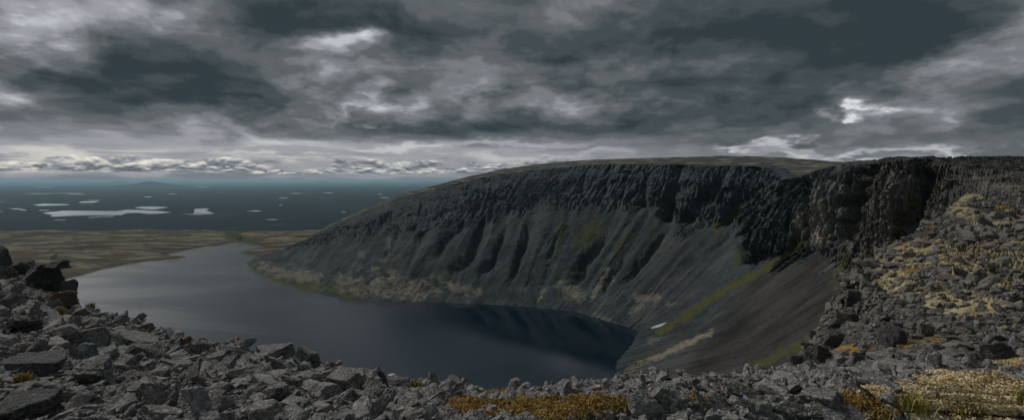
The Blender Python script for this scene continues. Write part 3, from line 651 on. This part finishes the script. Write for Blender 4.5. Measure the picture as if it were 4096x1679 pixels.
# named stones: px, py of the centre, width, height, tilt (deg), flatness, material, label
HERO = [
 (243,932,112,74,(0,8),.62,M_ROCK,'large upright grey block speckled with pale lichen on the left boulder slope'),
 (88,920,140,46,(-6,8),.36,M_DARK,'big dark overhanging slab left of the large lichen speckled block'),
 (370,852,118,44,(-18,10),.30,M_ROCK,'long grey slab tilting up to the right in the left boulder slope'),
 (158,752,70,40,(6,0),.62,M_BROWN,'brown wedge shaped rock just below the dark outcrop'),
 (65,815,90,42,(3,4),.42,M_DARK,'layered dark block near the left edge below the olive grass tuft'),
 (215,884,58,44,(0,0),.75,M_BLUE,'rounded bluish boulder above the large lichen speckled block'),
 (222,848,130,44,(2,5),.32,M_ROCK,'wide layered slab above the rounded bluish boulder'),
 (65,1030,165,64,(-4,12),.40,M_DARK,'massive dark boulder in the bottom left corner'),
 (468,858,34,30,(10,0),.7,M_RUST,'small rusty brown block on the left slope'),
 (690,884,100,42,(4,6),.34,M_ROCK,'flat layered slab jutting out over the lake on the lip'),
 (772,897,74,48,(-8,10),.55,M_ROCK,'broad grey boulder beside the jutting slab on the lip'),
 (868,950,112,66,(12,14),.50,M_ROCK,'largest rounded grey boulder left of the centre on the lip'),
 (815,980,92,52,(-6,20),.42,M_ROCK,'flat topped grey block in front of the largest rounded boulder'),
 (986,947,28,15,(0,0),.6,M_WHITE,'small white stone lying on the lip above the lake'),
 (962,946,14,34,(40,0),.6,M_DARK,'small dark pointed shard standing beside the small white stone'),
 (1000,962,80,22,(14,4),.25,M_DARK,'long thin dark slab behind the boulders near the small white stone'),
 (395,1000,62,60,(38,10),.40,M_ROCK,'steep pointed slab leaning to the right at the lower left'),
 (440,990,58,66,(-28,8),.48,M_ROCK,'upright triangular grey block at the lower left'),
 (505,1000,70,86,(30,6),.45,M_ROCK,'tall rough slab between the triangular block and the lower stones'),
 (555,1015,70,50,(10,14),.5,M_ROCK,'knobbly grey boulder below the left lip slabs'),
 (420,1040,130,44,(-10,12),.4,M_ROCK,'long low boulder at the bottom edge left of the centre'),
 (530,905,72,34,(3,8),.5,M_ROCK,'pale topped block in the middle of the left slope'),
 (655,1035,100,54,(10,12),.5,M_ROCK,'broad grey boulder at the bottom edge below the jutting slab'),
 (735,1010,90,50,(16,8),.45,M_ROCK,'sloping grey block below the broad boulder on the lip'),
 (985,1000,26,50,(70,4),.35,M_BLUE,'thin bluish plate standing on edge near the middle'),
 (1524,966,26,29,(0,0),.9,M_PALE,'pale round boulder with yellow lichen standing on the lip'),
 (1502,977,28,17,(0,0),.6,M_PINK,'pinkish stone next to the pale round boulder'),
 (1552,971,42,28,(-12,4),.6,M_ROCK,'grey block right of the pale round boulder'),
 (1611,1022,112,74,(2,30),.55,M_ROCK,'big flat faced grey boulder right of the dry grass patch'),
 (1653,985,52,58,(-26,6),.52,M_ROCK,'squared block leaning right with a dark face'),
 (1695,1012,78,52,(6,18),.5,M_ROCK,'grey block with a dark hollow front beside the flat faced boulder'),
 (1752,992,36,46,(24,6),.55,M_YELL,'upright rock with a bright yellow green lichen spot'),
 (1862,985,100,44,(4,22),.42,M_YELL,'wide pale slab with round green lichens behind the right boulders'),
 (1800,1020,74,44,(-8,14),.48,M_ROCK,'rough light grey block right of the lichen spotted upright rock'),
 (1885,975,22,26,(0,0),.8,M_BROWN,'small brown upright stone on the right part of the lip'),
 (2062,1000,140,50,(-4,16),.34,M_YELL,'large flat slab with yellow lichen patches at the lower right'),
 (2115,1040,225,48,(-3,10),.30,M_ROCK,'longest low slab along the bottom edge right of the centre'),
 (1962,1030,68,50,(12,10),.6,M_YELL,'blocky rock with bluish white lichen at the bottom edge'),
 (2165,965,60,22,(-14,4),.35,M_DARK,'dark slab tilted beside the reindeer lichen mat'),
 (2500,885,84,46,(8,4),.6,M_DARK,'solitary dark block on the plateau near the right edge'),
 (2223,846,52,60,(4,0),.85,M_DARK,'rounded layered crag on the plateau above the dry grass'),
 (2048,893,70,52,(6,0),.7,M_DARK,'rough dark crag at the bottom of the plateau rim'),
 (2010,905,44,30,(0,0),.7,M_DARK,'small dark crag at the foot of the plateau rim'),
 (2095,850,60,54,(-14,0),.7,M_DARK,'layered dark crag halfway up the plateau rim'),
 (2150,750,44,44,(4,0),.8,M_DARK,'dark pillar like crag on the plateau rim'),
 (2120,800,50,40,(10,0),.7,M_DARK,'broken dark crag below the pillar like crag'),
 (2235,800,44,18,(-16,0),.3,M_ROCK,'light slab tilting up to the right above the layered crag'),
 (2330,830,40,38,(-10,0),.7,M_YELL,'angular olive tinted block on the upper plateau rubble'),
 (2180,995,40,56,(30,8),.45,M_DARK,'dark upright slab left of the reindeer lichen mat'),
 (2290,1000,70,26,(-8,8),.35,M_ROCK,'flat grey slab inside the reindeer lichen mat'),
 (2425,958,34,16,(0,0),.5,M_BLUE,'small bluish stone at the top of the reindeer lichen mat'),
 (2410,905,26,14,(0,0),.5,M_ROCK,'small flat grey stone on bare gravel above the reindeer lichen mat'),
 (104,702,136,84,(-2,4),.66,M_DARK,'main block of the dark stacked outcrop at the left shore'),
 (72,672,60,34,(8,0),.6,M_DARK,'dark block on the left half of the stacked outcrop'),
 (140,664,66,20,(-3,0),.32,M_DARK,'flat slab capping the stacked outcrop under the white stone'),
 (172,728,52,50,(6,0),.75,M_DARK,'stepped dark block at the right foot of the stacked outcrop'),
 (10,648,58,70,(28,0),.6,M_DARK,'dark rock rising at the far left edge'),
 (8,685,70,40,(4,4),.5,M_ROCK,'grey slab under the dark rock at the far left edge'),
 (133,645,20,14,(0,0),.85,M_WHITE,'small white stone lying on top of the stacked outcrop'),
]
HY = {}
for k, (x, y, w, h, (tl, tf), fl, mt, lab) in enumerate(HERO):
    foot = min(y+h*.5, 1150); gp = ground(x, foot)
    Yh = gp[1]
    if x < 200 and y < 730 and x != 158: Yh = {104: 25.5, 72: 26.5, 140: 25.2, 172: 24.5, 10: 27, 8: 25, 133: 23.8}[x]
    hw = w/2/F*Yh; hh_ = h/2/F*Yh
    c = W(x, y, Yh+ (hw*.25))
    Pt, Fc = rock_shape(1000+k, 5 if w > 60 else 4, fl, .8 if fl < .65 else .4, 1.0)
    ext = np.array([np.ptp(Pt[:, 0])/2, np.ptp(Pt[:, 1])/2, np.ptp(Pt[:, 2])/2])
    A = Pt/ext
    tilt_r, tilt_f = math.radians(-tl), math.radians(tf)
    # choose body sizes so the tilted stone keeps its width and height
    ct, s_t = abs(math.cos(tilt_r)), abs(math.sin(tilt_r))
    a_ = hw; b_ = hh_
    if s_t > .15:
        den = ct*ct-s_t*s_t
        if abs(den) > .35 and (hw*ct-hh_*s_t)/den > 0 and (hh_*ct-hw*s_t)/den > .12*hw: a_, b_ = (hw*ct-hh_*s_t)/den, (hh_*ct-hw*s_t)/den
        b_ = max(b_, .25*a_)
    A = A*np.array([a_, max(a_*.75, b_*.8), b_])
    R_ = rot(tilt_f*.8, 0, 0)@rot(0, tilt_r, 0)
    A = A@R_.T
    b0 = np.array([0, 0, A[:, 2].min()]); org = c+b0
    me = make_mesh('rock', A-b0, Fc, False, dict(tint=np.full(len(A), .0)))
    o = obj('rock', me, mt); o.location = org
    tag(o, lab, 'rock')

# free scatter: the biggest become stones of their own, the small ones one rubble sheet
cand = []
heroes = [(x, y, w, h) for x, y, w, h, *_ in HERO]
def mask_at(x, y): return float(ell(OR, .5, np.array([x]), np.array([y]))[0]), float(ell(TN, .5, np.array([x]), np.array([y]))[0])
r = np.random.default_rng(11)
nn = 30000
xs = r.uniform(-80, 2660, nn); us = r.uniform(0, 1, nn)
lx = np.interp(xs, cols, GP_py[:, 16:].min(1))
low = np.where(xs > 2000, 1.0, 1.0)
ys = lx+(1075-lx)*us**1.0
mo = ell(OR, .5, xs, ys); mtn = ell(TN, .5, xs, ys)
keep = 0
for k in range(nn):
    x, y = xs[k], ys[k]; gp = ground(x, y); Yg = gp[1]
    wpx = 8.5*(1-r.uniform(0, 1))**(-1/1.9)                      # power law widths, sight units
    wpx = min(wpx, 54 if Yg < 14 else 34, 24+max(0, y-lx[k])*.6)
    sz = wpx/F*Yg
    sz = float(np.clip(sz, .05, 1.5 if Yg < 40 else 2.4)); wpx = sz/Yg*F
    cov = max(mo[k], mtn[k])
    if cov > .22 and (r.uniform() < (.95 if y > 860 else .62) or wpx > (18 if y > 860 else 30)): continue
    if wpx > 30 and (2330 < x < 2600 and y > 930 or 1100 < x < 1580 and y > 1000): continue
    if x > 1980 and y < 880 and wpx > 30: continue
    if Yg > 130 and r.uniform() < .55: continue
    if wpx > 15 and any(abs(x-hx) < hw_*.5+wpx*.2 and -hh_*.4 < y-hy < hh_*.45+wpx*.35 for hx, hy, hw_, hh_ in heroes): continue
    cand.append((wpx*(.8+.4*r.uniform()), x, y, gp, sz, r.uniform(), r.integers(0, 1 << 30)))
cand.sort(key=lambda c_: -c_[0])
NIND = 235
VAR = [[rock_shape(s_*13+l_, l_, fl_, .6 if fl_ < .6 else .3) for s_, fl_ in enumerate([.26, .34, .42, .5, .38, .62, .3, .45, .75, .36, .48, .55])] for l_ in (2, 3, 4)]
VM = [make_mesh('rock', p_, f_, False, dict(tint=np.zeros(len(p_)))) for p_, f_ in VAR[2]]
for v_ in VM: v_.materials.append(M_ROCK)
VP = [v_.copy() for v_ in VM]
for v_ in VP: v_.materials.clear(); v_.materials.append(M_PLAT)
def pose(rr, x, Yg):
    st = rr.uniform()+.08
    t_ = rr.normal(0, .30) if st > .16 else rr.uniform(.6, 1.25)*rr.choice([-1, 1])
    t2_ = rr.normal(0.12, .28)
    return rot(t2_, t_, 0)@rot(0, 0, rr.uniform(0, 6.28))
bV = []; bF = []; bT = []; base_i = 0; bP = []
from mathutils import Matrix
zone_lab = [(900, 'grey angular boulder among its like on the left slope above the lake', 'boulders heaped on the left slope'),
            (1950, 'grey angular boulder in the jumble on the lip at the middle', 'boulders along the middle lip'),
            (9999, 'grey stone scattered on the right hand plateau', 'stones scattered on the right plateau')]
for k, (wpx, x, y, gp, sz, tn_, sd_) in enumerate(cand):
    rr = np.random.default_rng(sd_); R_ = pose(rr, x, gp[1]); s3 = np.array([1, rr.uniform(.6, .95), rr.uniform(.8, 1.3)])*sz*.58
    up = sz*rr.uniform(-.08, .14)
    v_ = int(rr.integers(0, 12))
    if k < NIND:
        o = obj('rock', (VP if x > 1950 and y < 905 else VM)[v_], None)
        Mx = Matrix([list(row)+[0] for row in (R_@np.diag(s3))]+[[0, 0, 0, 1]]); Mx.translation = (gp[0], gp[1], gp[2]+up); o.matrix_world = Mx
        zl = next(z for z in zone_lab if x < z[0]); tag(o, zl[1], 'rock', zl[2])
    else:
        lvl = 0 if wpx < 15 else 1
        p_, f_ = VAR[lvl][v_]
        bV.append((p_*s3)@R_.T+gp+np.array([0, 0, up])); bF.append(f_+base_i); bT.append(np.full(len(p_), tn_)); base_i += len(p_); bP.append(np.full(len(f_), x > 1950 and y < 905))
me = make_mesh('rubble', np.concatenate(bV), np.concatenate(bF), False, dict(tint=np.concatenate(bT)))
me.materials.append(M_ROCK); me.materials.append(M_PLAT); me.polygons.foreach_set('material_index', np.concatenate(bP).astype(np.int32))
tag(obj('rubble', me, M_ROCK), 'rubble of small angular grey stones filling the gaps between the boulders', 'rubble', kind='stuff')
print('rocks', len(cand), 'rubble verts', base_i)

# ------------------------------------------------------------------ grass and lichen
def blades(points, n_, hgt_, spread, seed, wid=.006):
    r = np.random.default_rng(seed); Vb = []; tb = []
    P0 = np.repeat(points, n_, 0); m_ = len(P0)
    P0 = P0+np.c_[r.normal(0, spread, (m_, 2)), np.zeros(m_)]
    a_ = r.uniform(0, 6.28, m_); ln = hgt_*r.uniform(.5, 1.2, m_); bd = r.uniform(.2, .9, m_)*ln
    dr = np.c_[np.cos(a_), np.sin(a_), np.zeros(m_)]; sdv = np.c_[-np.sin(a_), np.cos(a_), np.zeros(m_)]*wid
    mid_ = P0+dr*(bd*.35)[:, None]+np.c_[np.zeros((m_, 2)), ln*.6]; tip = P0+dr*bd[:, None]+np.c_[np.zeros((m_, 2)), ln]
    Vb = np.stack([P0-sdv, P0+sdv, mid_+sdv*.8, mid_-sdv*.8, tip], 1).reshape(-1, 3)
    b_ = np.arange(m_)[:, None]*5
    Fb = np.concatenate([b_+[0, 1, 2], b_+[0, 2, 3], b_+[3, 2, 4]])
    return Vb, Fb, np.repeat(r.uniform(0, 1, m_), 5)
def scatter(lst, n_, seed, ymax=22, thr=.45, box=None):
    r = np.random.default_rng(seed); out = []
    x0, x1, y0, y1 = box
    X_ = r.uniform(x0, x1, n_); Y_ = r.uniform(y0, y1, n_); m_ = ell(lst, .5, X_, Y_)
    for x, y, q_ in zip(X_, Y_, m_):
        if q_ > thr:
            p = ground(x, y)
            if p[1] < ymax and y >= lip_py(x): out.append(p)
    return np.array(out)
gp_ = scatter(OR, 22000, 21, 45, .28, (1000, 2600, 850, 1085))
near = gp_[gp_[:, 1] < 14]
Vb, Fb, tb = blades(near, 16, .028, .04, 5, .004)
tag(obj('grass', make_mesh('grass', Vb, Fb, False, dict(tint=tb)), M_GRASS), 'orange dry grass growing in patches between the stones', 'grass', kind='stuff')
def clumps(points, n_, rad, leaf, seed, zs=.7):
    r = np.random.default_rng(seed); P0 = np.repeat(points, n_, 0); m_ = len(P0)
    d_ = r.normal(size=(m_, 3)); d_ /= np.linalg.norm(d_, axis=1)[:, None]; d_[:, 2] = np.abs(d_[:, 2])
    rp = np.repeat(rad*r.uniform(.5, 1.3, len(points)), n_)
    c_ = P0+d_*(rp*r.uniform(.75, 1.05, m_))[:, None]*np.array([1, 1, zs])
    a_ = np.cross(d_, r.normal(size=(m_, 3))); a_ /= np.linalg.norm(a_, axis=1)[:, None]+1e-9; b_ = np.cross(d_, a_)
    tl_ = d_*leaf*.9
    Vb = np.stack([c_+a_*leaf-tl_*r.uniform(-.5, 1, (m_, 1)), c_-a_*leaf*.6+b_*leaf, c_-b_*leaf+tl_*.6], 1).reshape(-1, 3)
    Fb = np.arange(m_*3).reshape(-1, 3)
    tn_ = np.repeat(np.repeat(r.uniform(0, 1, len(points)), n_)*.6+r.uniform(0, .4, m_), 3)
    return Vb, Fb, tn_
print('near', len(near)); lp = scatter(TN, 16000, 31, 26, .3, (2120, 2660, 880, 1085))
print('lich', len(lp)); Vb, Fb, tb = clumps(lp, 46, .055, .011, 8)
tag(obj('reindeer_lichen', make_mesh('reindeer_lichen', Vb, Fb, False, dict(tint=tb)), M_LICH), 'pale yellow reindeer lichen mat covering the ground at the lower right', 'lichen', kind='stuff')
sel = np.concatenate([lp[::40], near[::5]]); Vb, Fb, tb = clumps(sel, 60, .06, .010, 9, .8)
tag(obj('heath', make_mesh('heath', Vb, Fb, False, dict(tint=tb)), M_HEATH), 'low rusty heather growing through the lichen and grass', 'heath', kind='stuff')
for k, (x, y, n_, hg, sp_, mt, lab) in enumerate([(150,798,220,.20,.16,M_OLIVE,'olive yellow grass tuft among the boulders of the left slope'),(75,976,160,.09,.06,M_GRASS,'orange grass tuft beside the dark overhanging slab'),
      (232,772,90,.22,.12,M_OLIVE,'small faded grass tuft near the top of the left slope'),(1050,978,150,.16,.09,M_OLIVE,'green yellow grass tuft on the lip at the middle'),
      (2552,1010,200,.10,.035,M_OLIVE,'green shrubby tuft in the reindeer lichen mat'),(2270,1048,160,.10,.08,M_OLIVE,'green moss tuft at the bottom edge beside the lichen mat')]):
    p = ground(x, y)[None]; Vb, Fb, tb = blades(np.zeros((1, 3)), n_, hg, sp_*.6, 50+k, .008*p[0, 1]/8)
    o = obj('grass_tuft', make_mesh('grass_tuft', Vb, Fb, False, dict(tint=tb)), mt); o.location = p[0]+np.array([0, -.1, .12 if x < 300 else .03]); tag(o, lab, 'grass tuft')

# ------------------------------------------------------------------ air
hb = bpy.data.meshes.new('haze')
x0, x1, y0, y1, z0, z1 = -270000, 270000, -3000, 205000, PZ-4, 118.
hv = [(x, y, z) for x in (x0, x1) for y in (y0, y1) for z in (z0, z1)]
hb.from_pydata(hv, [], [(0,1,3,2),(4,6,7,5),(0,4,5,1),(2,3,7,6),(0,2,6,4),(1,5,7,3)]); hb.update()
mh = bpy.data.materials.new('haze'); mh.use_nodes = True; t_ = mh.node_tree; t_.nodes.clear()
pv = t_.nodes.new('ShaderNodeVolumePrincipled'); pv.inputs['Density'].default_value = 1.6e-5; pv.inputs['Color'].default_value = (.50, .78, .93, 1); pv.inputs['Anisotropy'].default_value = .2
ot = t_.nodes.new('ShaderNodeOutputMaterial'); t_.links.new(pv.outputs[0], ot.inputs['Volume'])
tag(obj('haze', hb, mh), 'blue haze over the lowland plain', 'haze', kind='stuff')

# ------------------------------------------------------------------ sky
SUN_AZ, SUN_EL = math.radians(-46), math.radians(40)
w = bpy.data.worlds.new('World'); S.world = w; w.use_nodes = True
n = NT(w.node_tree); n.flat = True
tc = n.n.new('ShaderNodeTexCoord').outputs['Generated']
d = n.vm('NORMALIZE', tc); dx, dy, dz_ = n.xyz(d)
el = n.m('ARCSINE', dz_); az = n.m('ARCTAN2', dx, dy)
zz = n.m('ADD', n.m('MAXIMUM', dz_, 0), .33)
qx, qy = n.m('DIVIDE', dx, zz), n.m('DIVIDE', dy, zz)
q = n.comb(qx, qy, 0)
wn = n.noise(q, 1.9, 6, .55, out=1)
wxyz = n.xyz(wn)
azw = n.m('ADD', az, n.m('MULTIPLY', n.m('SUBTRACT', wxyz[0], .5), .34))
elw = n.m('ADD', el, n.m('MULTIPLY', n.m('SUBTRACT', wxyz[1], .5), .15))
def pa(px_, py_): return math.atan((px_-CX)/F), math.atan((HZ-py_)/math.hypot(F, px_-CX))
def blob(px_, py_, wx, wy, amp_, rotd=0):
    a0_, e0_ = pa(px_, py_); k_ = math.cos(a0_)**2; sa, se = wx/F*k_, wy/F*math.cos(a0_)
    u_ = n.m('SUBTRACT', azw, a0_); v_ = n.m('SUBTRACT', elw, e0_)
    if rotd:
        c_, s_ = math.cos(math.radians(rotd)), math.sin(math.radians(rotd))
        u2 = n.m('ADD', n.m('MULTIPLY', u_, c_), n.m('MULTIPLY', v_, s_)); v2 = n.m('SUBTRACT', n.m('MULTIPLY', v_, c_), n.m('MULTIPLY', u_, s_)); u_, v_ = u2, v2
    u_ = n.m('MULTIPLY', u_, 1/sa); v_ = n.m('MULTIPLY', v_, 1/se)
    r2 = n.m('ADD', n.m('MULTIPLY', u_, u_), n.m('MULTIPLY', v_, v_))
    return n.m('MULTIPLY', n.m('EXPONENT', n.m('MULTIPLY', r2, -1)), amp_)
BL = [(60,70,150,110,.34),(230,40,130,50,.36),(60,170,110,60,.22),(30,235,90,25,.22),(310,200,200,70,-.22),(560,250,260,55,-.20),(230,265,160,22,-.10),(600,90,300,70,-.12),(900,60,400,60,-.18),(1150,110,260,50,-.10),
 (850,130,140,20,.60),(910,120,60,12,.35),(760,145,60,15,.25),(700,310,90,14,-.12),(480,270,180,24,-.14),(1010,238,110,8,.12,10),(870,258,170,8,.14,8),(795,272,70,6,.18,12),(1190,225,60,10,.18),(1380,250,130,40,.18,-20),(1150,190,200,26,.10),
 (1700,80,500,70,-.22),(1600,200,260,40,-.06),(2150,120,380,90,-.36),(1950,230,350,40,-.10),(2500,100,100,120,.26),(2560,40,60,50,.25),(2400,180,80,80,.08),(2550,300,80,40,-.16),(2230,275,40,9,.75),(2260,270,100,22,.32),(2120,290,50,8,.25,-20),
 (2280,330,120,20,.18),(1900,300,300,24,-.08),(1650,290,400,30,-.10),(1300,300,250,30,-.14),(1250,330,350,16,-.12),(1000,310,160,12,-.12),(1100,345,300,10,-.05),
 (2000,370,160,10,.38),(2130,385,140,10,.42),(1870,378,40,8,.4),(1250,365,220,9,.28),(1000,370,200,10,.26),(600,340,300,22,.22),(250,345,250,20,.12),(600,405,900,14,.30),(0,375,200,12,.20),(1380,400,120,9,.4),(2400,330,60,14,.2),(2470,385,100,8,.18),(2350,385,120,9,.3)]
acc = None
for b in BL:
    v = blob(*b); acc = v if acc is None else n.m('ADD', acc, v)
qw = n.vm('ADD', q, n.vm('SCALE', wn, .22))
def bil(v):
    vv_ = n.n.new('ShaderNodeTexVoronoi'); vv_.feature = 'F1'; vv_.voronoi_dimensions = '2D'; n.put(vv_, 'Vector', v); vv_.inputs['Scale'].default_value = 3.4; vv_.inputs['Detail'].default_value = 3; vv_.inputs['Roughness'].default_value = .55; pass
    return n.m('SUBTRACT', .55, vv_.outputs['Distance'])
f1 = n.m('ADD', n.m('MULTIPLY', n.noise(q, 2.6, 7, .53, .3), .8), n.m('MULTIPLY', bil(qw), .24)); f2 = n.m('ADD', n.m('MULTIPLY', n.noise(n.vm('ADD', q, (.02, .06, 0)), 2.6, 7, .53, .3), .8), n.m('MULTIPLY', bil(n.vm('ADD', qw, (.02, .06, 0))), .24)); f3 = n.noise(n.vm('ADD', q, n.vm('SCALE', wn, .3)), 8, 7, .62, .2)
damp_ = n.mr(el, .02, .14, .35, 1)
rel = n.m('MULTIPLY', n.m('SUBTRACT', f2, f1), 1.1)
L = n.m('ADD', n.m('ADD', .46, n.m('MULTIPLY', acc, 1.05)), n.m('MULTIPLY', n.m('ADD', n.m('MULTIPLY', n.m('SUBTRACT', f1, .45), .80), n.m('MULTIPLY', n.m('SUBTRACT', f3, .5), .23)), damp_))
L = n.m('ADD', L, n.m('MULTIPLY', rel, damp_))
layer = n.noise(n.comb(n.m('ADD', n.m('MULTIPLY', az, 2.2), n.m('MULTIPLY', wxyz[0], .8)), n.m('ADD', n.m('MULTIPLY', el, 20), n.m('MULTIPLY', wxyz[1], 2.5)), 0), 1, 5, .5, 0)
L = n.m('ADD', L, n.m('MULTIPLY', n.m('MULTIPLY', n.m('SUBTRACT', layer, .5), .75), n.mr(el, .36, .16, .45, 1)))
# puffy cumulus rank along the horizon
def puffs(sx, sy, sc, up, bot, topv, seed):
    cv = n.comb(n.m('ADD', n.m('MULTIPLY', az, sx), seed), n.m('MULTIPLY', el, sy), 0); cv2 = n.comb(n.m('ADD', n.m('MULTIPLY', az, sx), seed), n.m('ADD', n.m('MULTIPLY', el, sy), up), 0)
    def h(v):
        b_ = n.noise(v, sc, 6, .58, .2); vr = n.vor(n.vm('ADD', v, n.vm('SCALE', n.noise(v, sc*2.5, 3, .6, out=1), .9/sc*.45)), sc*2.0)
        return n.m('ADD', n.m('MULTIPLY', b_, .9), n.m('MULTIPLY', n.m('SUBTRACT', .5, vr), .30))
    h1, h2 = h(cv), h(cv2)
    prof = n.m('MULTIPLY', n.mr(el, bot, bot+.006), n.mr(el, topv, topv*.55))
    dens = n.mr(n.m('ADD', h1, n.m('MULTIPLY', n.m('SUBTRACT', prof, 1), .6)), .40, .50)
    lit = n.m('ADD', .02, n.m('MULTIPLY', n.m('SUBTRACT', h1, h2), 1.5))
    return dens, lit
base_low = n.m('ADD', .75, n.m('MULTIPLY', n.m('SUBTRACT', n.noise(n.comb(n.m('MULTIPLY', az, 5), n.m('MULTIPLY', el, 55), 0), 1, 6, .55, .4), .5), .55))
lowm = n.m('MULTIPLY', n.mr(el, .105, .055), n.mr(azw, .45, .15))
L = n.m('ADD', n.m('MULTIPLY', L, n.m('SUBTRACT', 1, n.m('MULTIPLY', lowm, .75))), n.m('MULTIPLY', n.m('ADD', base_low, n.m('MULTIPLY', acc, .1)), n.m('MULTIPLY', lowm, .75)))
for (sx, sy, sc, up, bot, topv, seed, g_) in ((20, 52, .5, .28, .010, .056, 3., 1.1), (30, 90, .7, .26, .008, .036, 6., .9)):
    dens, lit = puffs(sx, sy, sc, up, bot, topv, seed)
    tgt = n.m('ADD', .60, n.m('MULTIPLY', n.m('MAXIMUM', lit, -.13), 1.35*g_))
    dm = n.m('MULTIPLY', dens, n.mr(az, .75, .5))
    L = n.m('ADD', n.m('MULTIPLY', L, n.m('SUBTRACT', 1, dm)), n.m('MULTIPLY', tgt, dm))
L = n.m('ADD', L, n.m('MULTIPLY', n.mr(el, .03, .0), -.06))
rampn = n.n.new('ShaderNodeValToRGB'); n.put(rampn, 0, L)
cr = rampn.color_ramp; cr.interpolation = 'EASE'
stops = [(0.0, (.30, .44, .52)), (.18, (.55, .72, .80)), (.36, (1.05, 1.18, 1.25)), (.52, (1.75, 1.88, 2.05)), (.68, (3.1, 3.15, 3.45)), (.85, (5.6, 5.7, 5.9)), (1.0, (9, 9, 9))]
while len(cr.elements) < len(stops): cr.elements.new(.5)
for e_, (p_, c_) in zip(cr.elements, stops): e_.position = p_; e_.color = (c_[0]/10, c_[1]/10, c_[2]/10, 1)
cloud = n.vm('SCALE', rampn.outputs[0], 7.4)
sky = n.n.new('ShaderNodeTexSky'); sky.sky_type = 'NISHITA'; sky.sun_disc = False; sky.sun_elevation = SUN_EL; sky.sun_rotation = SUN_AZ
# under the horizon nothing but dim ground light; thin sky colour shows where the deck opens low down
gap = n.m('MULTIPLY', n.mr(L, .62, .9), .35)
colr = n.mix(gap, cloud, n.vm('SCALE', sky.outputs[0], .36))
colr = n.mix(n.mr(el, .004, -.002), colr, (1.05, 1.3, 1.4))
bg = n.n.new('ShaderNodeBackground'); n.l.new(colr, bg.inputs[0]); bg.inputs[1].default_value = .1
wo = n.n.new('ShaderNodeOutputWorld'); n.l.new(bg.outputs[0], wo.inputs[0])

sl = bpy.data.lights.new('sun', 'SUN'); sl.energy = 1.5; sl.angle = math.radians(10); sl.color = (1, .96, .91)
so = bpy.data.objects.new('sun', sl); COL.objects.link(so)
from mathutils import Vector
sdir = Vector((math.sin(SUN_AZ)*math.cos(SUN_EL), math.cos(SUN_AZ)*math.cos(SUN_EL), math.sin(SUN_EL)))
so.rotation_euler = sdir.to_track_quat('Z', 'Y').to_euler()

# ------------------------------------------------------------------ camera
cam = bpy.data.cameras.new('camera'); co = bpy.data.objects.new('camera', cam); COL.objects.link(co)
cam.sensor_width = 36; cam.lens = 18.0; cam.clip_start = .1; cam.clip_end = 600000
cam.shift_y = -(528-HZ)/2576
co.location = (0, 0, 0); co.rotation_euler = (math.pi/2, 0, 0)
S.camera = co
S.view_settings.view_transform = 'Standard'; S.view_settings.look = 'None'; S.view_settings.gamma = 1; S.view_settings.exposure = .5
S.cycles.use_denoising = True
S.cycles.max_bounces = 5; S.cycles.volume_bounces = 0
